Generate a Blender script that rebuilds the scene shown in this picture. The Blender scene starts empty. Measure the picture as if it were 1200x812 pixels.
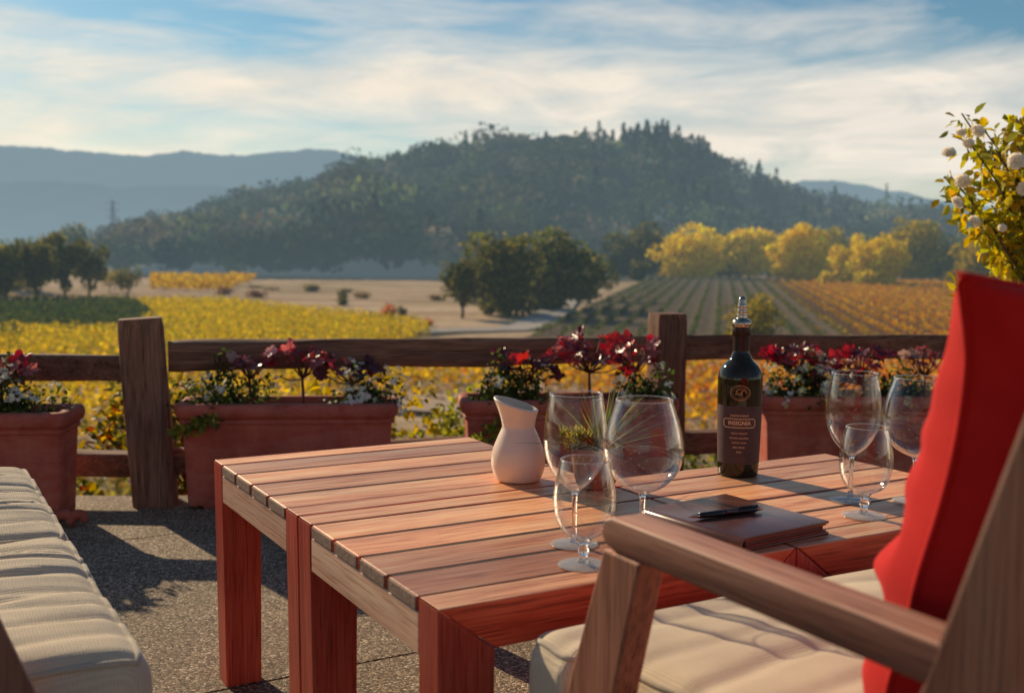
import bpy, bmesh, math, random
import numpy as np
from mathutils import Vector, Matrix, noise as mnoise
rng = np.random.default_rng(7); random.seed(7)
sc = bpy.context.scene
C = sc.collection
R = math.radians
PI = math.pi

# ------------------------------------------------------------------ scene settings
sc.render.engine = 'CYCLES'
sc.view_settings.view_transform = 'Standard'
sc.view_settings.look = 'None'
sc.view_settings.exposure = 0
cy = sc.cycles
cy.use_denoising = True
cy.max_bounces = 10
cy.transparent_max_bounces = 40
cy.transmission_bounces = 12
cy.sample_clamp_indirect = 6.0
cy.caustics_reflective = False

SUN_AZ, SUN_EL = -38.5, 25.0       # azimuth from +Y towards +X, degrees
CAMH = 0.876

# ------------------------------------------------------------------ node helpers
def mat(name):
    m = bpy.data.materials.new(name); m.use_nodes = True
    nt = m.node_tree; nt.nodes.clear()
    return m, nt
def N(nt, typ, **kw):
    n = nt.nodes.new(typ)
    for k, v in kw.items():
        if k in n.inputs.keys(): n.inputs[k].default_value = v
        else: setattr(n, k, v)
    return n
def L(nt, a, b): nt.links.new(a, b)
def ramp(nt, stops, interp='LINEAR'):
    r = nt.nodes.new('ShaderNodeValToRGB'); e = r.color_ramp.elements; r.color_ramp.interpolation = interp
    while len(e) < len(stops): e.new(0.5)
    for k, (p, c) in enumerate(stops):
        e[k].position = p; e[k].color = (*c, 1) if len(c) == 3 else c
    return r
def math_n(nt, op, a, b=None, clamp=False):
    n = nt.nodes.new('ShaderNodeMath'); n.operation = op; n.use_clamp = clamp
    for i, v in enumerate((a, b)):
        if v is None: continue
        if isinstance(v, (int, float)): n.inputs[i].default_value = v
        else: L(nt, v, n.inputs[i])
    return n.outputs[0]
def mixc(nt, fac, a, b, mode='MIX'):
    n = nt.nodes.new('ShaderNodeMix'); n.data_type = 'RGBA'; n.blend_type = mode; n.clamp_factor = True
    for sock, v in ((n.inputs[0], fac), (n.inputs[6], a), (n.inputs[7], b)):
        if isinstance(v, (int, float)): sock.default_value = v
        elif isinstance(v, tuple): sock.default_value = (*v, 1) if len(v) == 3 else v
        else: L(nt, v, sock)
    return n.outputs[2]
def noise_n(nt, vec, scale, detail=4, rough=.55, dist=0):
    n = N(nt, 'ShaderNodeTexNoise'); n.inputs['Scale'].default_value = scale; n.inputs['Detail'].default_value = detail
    n.inputs['Roughness'].default_value = rough; n.inputs['Distortion'].default_value = dist
    if vec is not None: L(nt, vec, n.inputs['Vector'])
    return n
def mapping(nt, vec, scale=(1,1,1), rot=(0,0,0), loc=(0,0,0)):
    m = nt.nodes.new('ShaderNodeMapping'); L(nt, vec, m.inputs[0])
    m.inputs['Scale'].default_value = scale; m.inputs['Rotation'].default_value = rot; m.inputs['Location'].default_value = loc
    return m.outputs[0]
def bump(nt, height, strength, dist=.01):
    b = nt.nodes.new('ShaderNodeBump'); b.inputs['Strength'].default_value = strength; b.inputs['Distance'].default_value = dist
    L(nt, height, b.inputs['Height']); return b.outputs[0]

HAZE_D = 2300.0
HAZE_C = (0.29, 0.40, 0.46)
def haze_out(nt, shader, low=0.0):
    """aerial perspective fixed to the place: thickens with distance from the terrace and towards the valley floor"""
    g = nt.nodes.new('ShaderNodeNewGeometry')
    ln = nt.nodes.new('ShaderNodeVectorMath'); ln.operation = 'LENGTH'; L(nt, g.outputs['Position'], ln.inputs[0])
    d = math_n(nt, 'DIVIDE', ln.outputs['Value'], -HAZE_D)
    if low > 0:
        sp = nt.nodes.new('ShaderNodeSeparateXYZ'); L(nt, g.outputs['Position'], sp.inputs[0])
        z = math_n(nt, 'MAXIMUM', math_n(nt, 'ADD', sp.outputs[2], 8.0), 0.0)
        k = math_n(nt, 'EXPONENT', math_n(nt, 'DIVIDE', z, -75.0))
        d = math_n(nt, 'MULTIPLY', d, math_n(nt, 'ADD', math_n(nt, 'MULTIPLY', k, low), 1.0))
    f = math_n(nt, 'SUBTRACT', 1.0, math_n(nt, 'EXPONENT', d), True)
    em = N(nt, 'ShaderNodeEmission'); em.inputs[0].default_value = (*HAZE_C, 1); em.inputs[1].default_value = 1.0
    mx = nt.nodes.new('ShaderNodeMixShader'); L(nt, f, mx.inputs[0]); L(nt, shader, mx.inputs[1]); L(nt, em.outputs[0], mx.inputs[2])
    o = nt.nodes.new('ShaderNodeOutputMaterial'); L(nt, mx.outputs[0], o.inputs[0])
def out(nt, shader):
    o = nt.nodes.new('ShaderNodeOutputMaterial'); L(nt, shader, o.inputs[0])

# ------------------------------------------------------------------ materials
def wood(name, axis, dark, mid, light, rough=.55, scale=1.0, weather=0.0, wcol=(.2,.17,.15), spec=.5, bumps=.3, sides=None):
    m, nt = mat(name)
    tc = nt.nodes.new('ShaderNodeTexCoord')
    at = nt.nodes.new('ShaderNodeAttribute'); at.attribute_name = 'tint'
    # every board reads its own stretch of the grain
    off = nt.nodes.new('ShaderNodeVectorMath'); off.operation = 'MULTIPLY_ADD'
    L(nt, at.outputs['Color'], off.inputs[0]); off.inputs[1].default_value = (3.1, 2.3, 1.7); L(nt, tc.outputs['Object'], off.inputs[2])
    s = [26*scale]*3; s[axis] = 1.3*scale
    v = mapping(nt, off.outputs[0], tuple(s))
    n1 = noise_n(nt, v, 1.0, 5, .6, 1.2)
    s2 = [260*scale]*3; s2[axis] = 9*scale
    n2 = noise_n(nt, mapping(nt, off.outputs[0], tuple(s2)), 1.0, 3, .6)
    s3 = [5*scale]*3; s3[axis] = .9*scale
    n3 = noise_n(nt, mapping(nt, off.outputs[0], tuple(s3)), 1.0, 3, .5, .6)
    f = math_n(nt, 'ADD', math_n(nt, 'MULTIPLY', n1.outputs[0], .5), math_n(nt, 'MULTIPLY', n2.outputs[0], .5))
    c = ramp(nt, [(.36, dark), (.5, mid), (.64, light)]); L(nt, f, c.inputs[0])
    pores = ramp(nt, [(.36, (.45,.4,.38)), (.46, (1,1,1))]); L(nt, n2.outputs[0], pores.inputs[0])
    col = mixc(nt, .55, c.outputs[0], pores.outputs[0], 'MULTIPLY')
    big = ramp(nt, [(.3, (.72,.68,.66)), (.7, (1.12,1.08,1.04))]); L(nt, n3.outputs[0], big.inputs[0])
    col = mixc(nt, 1.0, col, big.outputs[0], 'MULTIPLY')
    sepc = nt.nodes.new('ShaderNodeSeparateColor'); L(nt, at.outputs['Color'], sepc.inputs[0])
    tb = ramp(nt, [(0, (.44,.36,.34)), (.5, (.93,.93,.93)), (1, (1.3,1.26,1.15))]); L(nt, sepc.outputs[0], tb.inputs[0])
    col = mixc(nt, 1.0, col, tb.outputs[0], 'MULTIPLY')
    # weathering: greyed, drier patches
    sw = [22, 22, 22]; sw[axis] = 3
    nw = noise_n(nt, mapping(nt, tc.outputs['Object'], tuple(sw)), 1.0, 6, .66)
    wr = ramp(nt, [(.48, (0,0,0)), (.72, (1,1,1))]); L(nt, nw.outputs[0], wr.inputs[0])
    col = mixc(nt, math_n(nt, 'MULTIPLY', wr.outputs[0], weather), col, wcol)
    if sides:   # side faces deeper: unbleached on the tables, shade painted in on the chairs
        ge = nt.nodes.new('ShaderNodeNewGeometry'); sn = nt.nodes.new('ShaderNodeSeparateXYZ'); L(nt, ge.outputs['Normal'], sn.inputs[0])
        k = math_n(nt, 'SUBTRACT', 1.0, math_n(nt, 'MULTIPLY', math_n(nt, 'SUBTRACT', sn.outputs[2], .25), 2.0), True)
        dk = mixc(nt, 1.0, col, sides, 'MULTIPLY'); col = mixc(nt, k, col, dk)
    p = N(nt, 'ShaderNodeBsdfPrincipled'); L(nt, col, p.inputs['Base Color'])
    rr = math_n(nt, 'ADD', math_n(nt, 'MULTIPLY', n3.outputs[0], .25), rough-.12); L(nt, rr, p.inputs['Roughness'])
    p.inputs['Specular IOR Level'].default_value = spec
    L(nt, bump(nt, f, bumps, .004), p.inputs['Normal'])
    out(nt, p.outputs[0]); return m

M = {}
T_D, T_M, T_L = (.54,.16,.068), (.95,.42,.2), (1.0,.68,.4)
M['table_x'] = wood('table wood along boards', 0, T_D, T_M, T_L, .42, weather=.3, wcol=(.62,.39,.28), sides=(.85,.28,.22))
M['table_z'] = wood('table wood upright', 2, (.52,.042,.024), (.7,.08,.046), (.8,.16,.09), .42, weather=.2, wcol=(.34,.18,.12))
M['table_y'] = wood('pale apron wood', 1, (.78,.38,.24), (.93,.55,.385), (.97,.7,.52), .55, weather=.2, wcol=(.5,.33,.2))
CH = ((.36,.155,.1), (.58,.28,.19), (.72,.4,.29))
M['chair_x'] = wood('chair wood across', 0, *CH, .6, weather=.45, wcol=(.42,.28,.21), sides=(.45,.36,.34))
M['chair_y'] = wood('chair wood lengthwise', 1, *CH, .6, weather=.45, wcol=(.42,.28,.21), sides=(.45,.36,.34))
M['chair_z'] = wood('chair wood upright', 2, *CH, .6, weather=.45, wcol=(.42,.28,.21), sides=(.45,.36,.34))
FE = ((.11,.052,.035), (.25,.125,.082), (.4,.23,.155))
M['fence_x'] = wood('weathered rail timber', 0, *FE, .75, weather=.5, wcol=(.17,.12,.1), spec=.25, bumps=.6)
M['fence_z'] = wood('weathered post timber', 2, *FE, .75, weather=.5, wcol=(.17,.12,.1), spec=.25, bumps=.6)

def simple(name, col, rough=.5, metal=0, spec=.5, noise=0, nscale=20, bumps=0, sub=0, trans=0):
    m, nt = mat(name)
    p = N(nt, 'ShaderNodeBsdfPrincipled'); p.inputs['Roughness'].default_value = rough; p.inputs['Metallic'].default_value = metal
    p.inputs['Specular IOR Level'].default_value = spec
    tc = nt.nodes.new('ShaderNodeTexCoord')
    n = noise_n(nt, tc.outputs['Object'], nscale, 5, .6)
    r = ramp(nt, [(.3, tuple(c*(1-noise) for c in col)), (.7, tuple(min(1, c*(1+noise)) for c in col))]); L(nt, n.outputs[0], r.inputs[0])
    L(nt, r.outputs[0], p.inputs['Base Color'])
    if bumps: L(nt, bump(nt, n.outputs[0], bumps, .004), p.inputs['Normal'])
    if sub: p.inputs['Subsurface Weight'].default_value = sub; p.inputs['Subsurface Radius'].default_value = (.02,.012,.008); p.inputs['Subsurface Scale'].default_value = .5
    if trans: p.inputs['Transmission Weight'].default_value = trans
    out(nt, p.outputs[0]); return m

def terracotta():
    m, nt = mat('red terracotta'); tc = nt.nodes.new('ShaderNodeTexCoord'); o = tc.outputs['Object']
    n1 = noise_n(nt, o, 7, 6, .65, .4); n2 = noise_n(nt, o, 90, 3, .6)
    n3 = noise_n(nt, mapping(nt, o, (14,14,2.2)), 1, 4, .6)
    c = ramp(nt, [(.3, (.37,.07,.045)), (.5, (.5,.115,.075)), (.72, (.58,.17,.11))]); L(nt, n1.outputs[0], c.inputs[0])
    st = ramp(nt, [(.35, (.72,.68,.68)), (.6, (1,1,1))]); L(nt, n3.outputs[0], st.inputs[0])
    col = mixc(nt, .6, c.outputs[0], st.outputs[0], 'MULTIPLY')
    w = ramp(nt, [(.64, (0,0,0)), (.8, (1,1,1))]); L(nt, noise_n(nt, o, 16, 6, .7).outputs[0], w.inputs[0])
    col = mixc(nt, math_n(nt, 'MULTIPLY', w.outputs[0], .32), col, (.6,.34,.26))
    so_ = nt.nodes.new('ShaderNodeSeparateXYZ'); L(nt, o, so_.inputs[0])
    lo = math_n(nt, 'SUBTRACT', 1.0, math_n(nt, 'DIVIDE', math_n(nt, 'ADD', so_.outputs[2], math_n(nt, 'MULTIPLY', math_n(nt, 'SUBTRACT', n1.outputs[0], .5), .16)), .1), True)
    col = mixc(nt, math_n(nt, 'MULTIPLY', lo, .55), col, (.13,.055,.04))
    ln_ = ramp(nt, [(.44, (0,0,0)), (.5, (1,1,1)), (.56, (0,0,0))]); L(nt, noise_n(nt, mapping(nt, o, (3,3,9)), 1, 5, .7, .6).outputs[0], ln_.inputs[0])
    col = mixc(nt, math_n(nt, 'MULTIPLY', ln_.outputs[0], .1), col, (.68,.46,.38))
    p = N(nt, 'ShaderNodeBsdfPrincipled'); L(nt, col, p.inputs['Base Color']); p.inputs['Roughness'].default_value = .72
    p.inputs['Specular IOR Level'].default_value = .3
    L(nt, bump(nt, n2.outputs[0], .18, .003), p.inputs['Normal']); out(nt, p.outputs[0]); return m
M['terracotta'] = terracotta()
M['joint'] = simple('dark strip in the board gaps', (.03,.016,.012), .9, noise=.4, nscale=60)
M['end_grain'] = simple('greyed end grain', (.27,.17,.125), .8, noise=.35, nscale=120, bumps=.3)
M['soil'] = simple('potting soil', (.035,.022,.016), .95, noise=.6, nscale=60, bumps=1.0)
M['ceramic'] = simple('cream glazed ceramic', (.84,.68,.56), .32, spec=.5, noise=.03, nscale=6, sub=.25)
M['ceramic_in'] = simple('grey cream inner glaze', (.55,.5,.42), .35, noise=.08, nscale=9)
M['clay_pot'] = simple('tan clay', (.25,.095,.055), .7, noise=.2, nscale=25, bumps=.15)

def fabric(name, col, col2, weave=420, bs=.35, stretch=(1,1,1), sheen=.3, trans=.0):
    m, nt = mat(name); tc = nt.nodes.new('ShaderNodeTexCoord'); o = tc.outputs['Object']
    v = mapping(nt, o, stretch)
    w1 = N(nt, 'ShaderNodeTexWave'); w1.bands_direction = 'X'; w1.inputs['Scale'].default_value = weave/6.28; w1.inputs['Distortion'].default_value = 1.5; w1.inputs['Detail'].default_value = 2; L(nt, v, w1.inputs[0])
    w2 = N(nt, 'ShaderNodeTexWave'); w2.bands_direction = 'Y'; w2.inputs['Scale'].default_value = weave/6.28; w2.inputs['Distortion'].default_value = 1.5; w2.inputs['Detail'].default_value = 2; L(nt, v, w2.inputs[0])
    f = math_n(nt, 'MULTIPLY', math_n(nt, 'ADD', w1.outputs['Fac'], w2.outputs['Fac']), .5)
    n1 = noise_n(nt, o, 9, 5, .6)
    c = ramp(nt, [(.3, col2), (.7, col)]); L(nt, n1.outputs[0], c.inputs[0])
    thr = ramp(nt, [(.2, (.72,.72,.72)), (.7, (1.05,1.05,1.05))]); L(nt, f, thr.inputs[0])
    cc = mixc(nt, .4 if bs > .1 else .0, c.outputs[0], thr.outputs[0], 'MULTIPLY')
    p = N(nt, 'ShaderNodeBsdfPrincipled'); L(nt, cc, p.inputs['Base Color']); p.inputs['Roughness'].default_value = .9
    p.inputs['Specular IOR Level'].default_value = .15; p.inputs['Sheen Weight'].default_value = sheen
    h = math_n(nt, 'ADD', f, math_n(nt, 'MULTIPLY', n1.outputs[0], 1.5)) if bs > .1 else noise_n(nt, o, 300, 3, .6).outputs[0]
    L(nt, bump(nt, h, bs, .002), p.inputs['Normal'])
    sh = p.outputs[0]
    if trans:
        t = nt.nodes.new('ShaderNodeBsdfTranslucent'); L(nt, cc, t.inputs[0])
        mx = nt.nodes.new('ShaderNodeMixShader'); mx.inputs[0].default_value = trans; L(nt, sh, mx.inputs[1]); L(nt, t.outputs[0], mx.inputs[2]); sh = mx.outputs[0]
    out(nt, sh); return m
M['cushion'] = fabric('beige woven cushion cloth', (.76,.61,.44), (.66,.52,.36), 520, .5)
M['piping'] = fabric('beige piping cloth', (.6,.5,.38), (.52,.43,.32), 520)
M['red_cloth'] = fabric('red canvas', (.6,.02,.018), (.46,.01,.01), 620, .08, sheen=.05, trans=.06)

def glass_thin(name):
    m, nt = mat(name)
    lw = N(nt, 'ShaderNodeLayerWeight'); lw.inputs[0].default_value = .5
    fc = lw.outputs['Facing']
    fr = math_n(nt, 'ADD', math_n(nt, 'MULTIPLY', math_n(nt, 'POWER', fc, 2.3), .85), .016, True)
    tr = nt.nodes.new('ShaderNodeBsdfTransparent')
    tint = ramp(nt, [(0, (.985,.985,.98)), (.75, (.97,.97,.96)), (1, (.92,.92,.9))]); L(nt, fc, tint.inputs[0]); L(nt, tint.outputs[0], tr.inputs[0])
    gl = N(nt, 'ShaderNodeBsdfGlossy'); gl.inputs['Roughness'].default_value = .03; gl.inputs['Color'].default_value = (1,1,1,1)
    tcg = nt.nodes.new('ShaderNodeTexCoord'); vg = N(nt, 'ShaderNodeTexVoronoi'); vg.inputs['Scale'].default_value = 170; L(nt, tcg.outputs['Object'], vg.inputs['Vector'])
    sc_ = nt.nodes.new('ShaderNodeSeparateColor'); L(nt, vg.outputs['Color'], sc_.inputs[0])
    dr = math_n(nt, 'MULTIPLY', math_n(nt, 'SUBTRACT', 1.0, math_n(nt, 'DIVIDE', vg.outputs['Distance'], .26), True), math_n(nt, 'GREATER_THAN', sc_.outputs[0], .8))
    L(nt, bump(nt, dr, .8, .0006), gl.inputs['Normal'])
    fr = math_n(nt, 'ADD', fr, math_n(nt, 'MULTIPLY', dr, .35), True)
    mx = nt.nodes.new('ShaderNodeMixShader'); L(nt, fr, mx.inputs[0]); L(nt, tr.outputs[0], mx.inputs[1]); L(nt, gl.outputs[0], mx.inputs[2])
    out(nt, mx.outputs[0]); return m
M['glass'] = glass_thin('thin clear wine glass')
def glass_solid():
    m, nt = mat('solid clear glass')
    g = N(nt, 'ShaderNodeBsdfGlass'); g.inputs['Roughness'].default_value = .0; g.inputs['IOR'].default_value = 1.5
    out(nt, g.outputs[0]); return m
M['glass_solid'] = glass_solid()
def glass_foot():
    m, nt = mat('clear glass foot')
    tr = nt.nodes.new('ShaderNodeBsdfTransparent'); tr.inputs[0].default_value = (.97,.97,.96,1)
    g = N(nt, 'ShaderNodeBsdfGlass'); g.inputs['IOR'].default_value = 1.5; g.inputs['Roughness'].default_value = .02
    gl = N(nt, 'ShaderNodeBsdfGlossy'); gl.inputs['Roughness'].default_value = .12
    lw = N(nt, 'ShaderNodeLayerWeight'); lw.inputs[0].default_value = .35
    m1 = nt.nodes.new('ShaderNodeMixShader'); m1.inputs[0].default_value = .15; L(nt, tr.outputs[0], m1.inputs[1]); L(nt, g.outputs[0], m1.inputs[2])
    m2 = nt.nodes.new('ShaderNodeMixShader'); L(nt, math_n(nt, 'MULTIPLY', lw.outputs['Fresnel'], .4, True), m2.inputs[0]); L(nt, m1.outputs[0], m2.inputs[1]); L(nt, gl.outputs[0], m2.inputs[2])
    df = N(nt, 'ShaderNodeBsdfDiffuse'); df.inputs[0].default_value = (.9,.9,.92,1)  # white diffuse share stands in for sun sparkle through the glass
    m3 = nt.nodes.new('ShaderNodeMixShader'); m3.inputs[0].default_value = .2; L(nt, m2.outputs[0], m3.inputs[1]); L(nt, df.outputs[0], m3.inputs[2])
    out(nt, m3.outputs[0]); return m
M['glass_foot'] = glass_foot()
M['bottle'] = simple('dark green bottle glass', (.02,.014,.004), .05, spec=.5)
M['foil'] = simple('dark foil capsule', (.035,.018,.016), .28, metal=.6, noise=.1)
M['label'] = simple('dark plum paper label', (.085,.05,.052), .6, spec=.3, noise=.18, nscale=45)
M['gold'] = simple('copper print', (.78,.47,.3), .4, metal=.15, noise=.1)
M['emblem'] = simple('antique copper seal', (.3,.16,.07), .38, metal=.7, noise=.35, nscale=90)
M['silver'] = simple('bronzed steel', (.5,.4,.31), .2, metal=1)
M['leather'] = simple('brown leather', (.13,.045,.03), .27, spec=.55, noise=.35, nscale=14, bumps=.1)
M['leather_in'] = simple('red leather edge', (.3,.05,.035), .5, noise=.15)
M['pages'] = simple('cream page block', (.12,.05,.04), .8, noise=.2)
M['pen_black'] = simple('black pen lacquer', (.012,.012,.014), .25)
M['pen_metal'] = simple('pale bronze pen metal', (.65,.5,.38), .25, metal=1)
M['pen_text'] = simple('grey pen print', (.35,.33,.31), .5)
M['steel_tower'] = None
M['stem_red'] = simple('dark red stalk', (.14,.035,.03), .6, noise=.2)
M['bark_near'] = simple('grey brown twig bark', (.13,.085,.05), .85, noise=.3, nscale=40, bumps=.4)

def leafmat(name, trans=.45, rough=.55, spec=.3, haze=False, low=0.0, gloss=True):
    m, nt = mat(name)
    at = nt.nodes.new('ShaderNodeAttribute'); at.attribute_name = 'col'
    if gloss:
        p = N(nt, 'ShaderNodeBsdfPrincipled'); L(nt, at.outputs['Color'], p.inputs['Base Color']); p.inputs['Roughness'].default_value = rough
        p.inputs['Specular IOR Level'].default_value = spec
    else:
        p = nt.nodes.new('ShaderNodeBsdfDiffuse'); L(nt, at.outputs['Color'], p.inputs[0])
    t = nt.nodes.new('ShaderNodeBsdfTranslucent')
    hs = N(nt, 'ShaderNodeHueSaturation'); hs.inputs['Saturation'].default_value = 1.12; hs.inputs['Value'].default_value = 1.5; L(nt, at.outputs['Color'], hs.inputs['Color'])
    L(nt, hs.outputs[0], t.inputs[0])
    mx = nt.nodes.new('ShaderNodeMixShader'); mx.inputs[0].default_value = trans
    L(nt, p.outputs[0], mx.inputs[1]); L(nt, t.outputs[0], mx.inputs[2])
    if haze: haze_out(nt, mx.outputs[0], low)
    else: out(nt, mx.outputs[0])
    return m
M['leaf'] = leafmat('leaves', .45)
M['leaf_glossy'] = leafmat('glossy red leaves', .4, .28, .6)
M['petal'] = leafmat('petals', .35, .7, .2)
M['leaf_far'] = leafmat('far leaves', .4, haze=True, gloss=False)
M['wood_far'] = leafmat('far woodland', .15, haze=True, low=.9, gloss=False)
def farmat(name, col, noise, nscale, low=.6):
    m, nt = mat(name); tc = nt.nodes.new('ShaderNodeTexCoord')
    n = noise_n(nt, tc.outputs['Object'], nscale, 6, .65)
    r = ramp(nt, [(.3, tuple(c*(1-noise) for c in col)), (.7, tuple(c*(1+noise) for c in col))]); L(nt, n.outputs[0], r.inputs[0])
    d = nt.nodes.new('ShaderNodeBsdfDiffuse'); L(nt, r.outputs[0], d.inputs[0])
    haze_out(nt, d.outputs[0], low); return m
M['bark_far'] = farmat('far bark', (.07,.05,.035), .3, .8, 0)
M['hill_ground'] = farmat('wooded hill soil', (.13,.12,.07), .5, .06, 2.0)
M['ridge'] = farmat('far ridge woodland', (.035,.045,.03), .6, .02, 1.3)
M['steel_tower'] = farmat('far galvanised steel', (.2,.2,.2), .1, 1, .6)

# ------------------------------------------------------------------ object helpers
def props(o, label=None, cat=None, group=None, kind=None):
    if label: o['label'] = label
    if cat: o['category'] = cat
    if group: o['group'] = group
    if kind: o['kind'] = kind
    return o
def thing(name, label, cat, loc=(0,0,0), rz=0, group=None):
    o = bpy.data.objects.new(name, None); C.objects.link(o); o.empty_display_size = .1
    o.location = loc; o.rotation_euler = (0, 0, rz)
    return props(o, label, cat, group)
def link(name, me, m, parent=None, smooth=False):
    if m is not None:
        for k in (m if isinstance(m, (list, tuple)) else [m]): me.materials.append(k)
    if smooth: me.polygons.foreach_set('use_smooth', [True]*len(me.polygons))
    o = bpy.data.objects.new(name, me); C.objects.link(o)
    if parent is not None: o.parent = parent
    return o
class MB:
    """collects simple shapes with a board tint, builds one mesh"""
    def __init__(s): s.bm = bmesh.new(); s.t = s.bm.verts.layers.float_color.new('tint')
    def _tint(s, vs, tint=None):
        c = tint if tint is not None else (random.random(), random.random(), random.random(), 1)
        for v in vs: v[s.t] = c
    def hull(s, pts8, bevel=.0, seg=2, tint=None):
        b = bmesh.new(); vs = [b.verts.new(p) for p in pts8]
        for f in ((0,3,2,1),(4,5,6,7),(0,1,5,4),(1,2,6,5),(2,3,7,6),(3,0,4,7)): b.faces.new([vs[i] for i in f])
        s._merge(b, bevel, seg, tint)
    def box(s, c, d, bevel=.0, seg=2, tint=None, rot=None):
        x, y, z = d[0]/2, d[1]/2, d[2]/2
        pts = [Vector(p) for p in ((-x,-y,-z),(x,-y,-z),(x,y,-z),(-x,y,-z),(-x,-y,z),(x,-y,z),(x,y,z),(-x,y,z))]
        if rot is not None: pts = [rot @ p for p in pts]
        s.hull([p + Vector(c) for p in pts], bevel, seg, tint)
    def prism(s, poly, axis, a0, a1, bevel=.0, seg=2, tint=None):
        """poly: 2D points, extruded along axis ('x','y','z') from a0 to a1"""
        def P(u, v, w): return {'x': (w,u,v), 'y': (u,w,v), 'z': (u,v,w)}[axis]
        b = bmesh.new(); A = [b.verts.new(P(u,v,a0)) for u, v in poly]; B = [b.verts.new(P(u,v,a1)) for u, v in poly]
        b.faces.new(A); b.faces.new(list(reversed(B))); n = len(poly)
        for i in range(n): b.faces.new([A[i], B[i], B[(i+1)%n], A[(i+1)%n]])
        bmesh.ops.recalc_face_normals(b, faces=b.faces)
        s._merge(b, bevel, seg, tint)
    def tube(s, pts, rad, n=10, tint=None, cap=True):
        pts = [Vector(p) for p in pts]; k = len(pts)
        rad = [float(q) for q in rad] if isinstance(rad, (list, tuple)) else [float(rad)]*k
        b = bmesh.new(); rings = []
        up = Vector((0,0,1)) if abs((pts[-1]-pts[0]).normalized().z) < .9 else Vector((1,0,0))
        for i, p in enumerate(pts):
            d = (pts[min(i+1,k-1)] - pts[max(i-1,0)]).normalized()
            u = d.cross(up).normalized(); w = d.cross(u)
            rings.append([b.verts.new(p + rad[i]*(math.cos(2*PI*j/n)*u + math.sin(2*PI*j/n)*w)) for j in range(n)])
        for i in range(k-1):
            for j in range(n): b.faces.new([rings[i][j], rings[i][(j+1)%n], rings[i+1][(j+1)%n], rings[i+1][j]])
        if cap: b.faces.new(list(reversed(rings[0]))); b.faces.new(rings[-1])
        bmesh.ops.recalc_face_normals(b, faces=b.faces)
        s._merge(b, 0, 1, tint)
    def lathe(s, prof, n=48, c=(0,0,0), tint=None, closed=False):
        b = bmesh.new(); rings = []
        for r, z in prof:
            if r < 1e-6: rings.append([b.verts.new((c[0], c[1], c[2]+z))])
            else: rings.append([b.verts.new((c[0]+r*math.cos(2*PI*j/n), c[1]+r*math.sin(2*PI*j/n), c[2]+z)) for j in range(n)])
        pr = list(zip(rings, rings[1:])) + ([(rings[-1], rings[0])] if closed else [])
        for A, B in pr:
            for j in range(n):
                q = [A[j%len(A)], A[(j+1)%len(A)], B[(j+1)%len(B)], B[j%len(B)]]
                q2 = []
                for v in q:
                    if v not in q2: q2.append(v)
                if len(q2) > 2: b.faces.new(q2)
        bmesh.ops.recalc_face_normals(b, faces=b.faces)
        s._merge(b, 0, 1, tint)
    def _merge(s, b, bevel, seg, tint):
        if bevel > 0:
            bmesh.ops.recalc_face_normals(b, faces=b.faces)
            bmesh.ops.bevel(b, geom=list(b.edges), offset=bevel, segments=seg, profile=.5, affect='EDGES', clamp_overlap=True)
        me = bpy.data.meshes.new('tmp'); b.to_mesh(me); b.free()
        n0 = len(s.bm.verts); s.bm.from_mesh(me); bpy.data.meshes.remove(me)
        s.bm.verts.ensure_lookup_table(); s._tint(s.bm.verts[n0:], tint)
    def build(s, name, m, parent=None, smooth=False, fn=None):
        if fn:
            for v in s.bm.verts: v.co = Vector(fn(v.co))
        me = bpy.data.meshes.new(name); s.bm.to_mesh(me); s.bm.free()
        o = link(name, me, m, parent, smooth)
        if smooth == 'auto': pass
        return o
def smooth_by_angle(o, ang=40):
    me = o.data
    me.polygons.foreach_set('use_smooth', [True]*len(me.polygons))
    try: me.set_sharp_from_angle(angle=R(ang))
    except Exception: pass
    return o

def mesh_np(name, V, F, m, parent=None, col=None, smooth=False):
    """V (n,3), F list of arrays (k,m) of equal vertex count"""
    me = bpy.data.meshes.new(name)
    F = [np.asarray(f) for f in (F if isinstance(F, list) else [F])]
    loops = np.concatenate([f.ravel() for f in F]); sizes = np.concatenate([np.full(len(f), f.shape[1]) for f in F])
    me.vertices.add(len(V)); me.vertices.foreach_set('co', np.ascontiguousarray(V, dtype=np.float32).ravel())
    me.loops.add(len(loops)); me.loops.foreach_set('vertex_index', loops.astype(np.int32))
    me.polygons.add(len(sizes)); st = np.concatenate([[0], np.cumsum(sizes)[:-1]])
    me.polygons.foreach_set('loop_start', st.astype(np.int32))
    me.update(calc_edges=True)
    if col is not None:
        a = me.attributes.new('col', 'FLOAT_COLOR', 'POINT')
        c = np.ones((len(V), 4), dtype=np.float32); c[:, :3] = col; a.data.foreach_set('color', c.ravel())
    return link(name, me, m, parent, smooth)

def rand_rot(n, updir=0.0):
    """random rotation matrices; updir>0 biases the leaf normal towards +Z"""
    nz = rng.normal(size=(n,3)); nz[:,2] += updir; nz /= np.linalg.norm(nz, axis=1)[:,None]
    t = rng.normal(size=(n,3)); x = np.cross(t, nz); x /= np.linalg.norm(x, axis=1)[:,None]
    y = np.cross(nz, x)
    return np.stack([x, y, nz], axis=2)
def rot_from(y, nz):
    y = y/np.linalg.norm(y, axis=1)[:,None]; x = np.cross(y, nz); x /= np.linalg.norm(x, axis=1)[:,None]; z = np.cross(x, y)
    return np.stack([x, y, z], axis=2)
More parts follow.
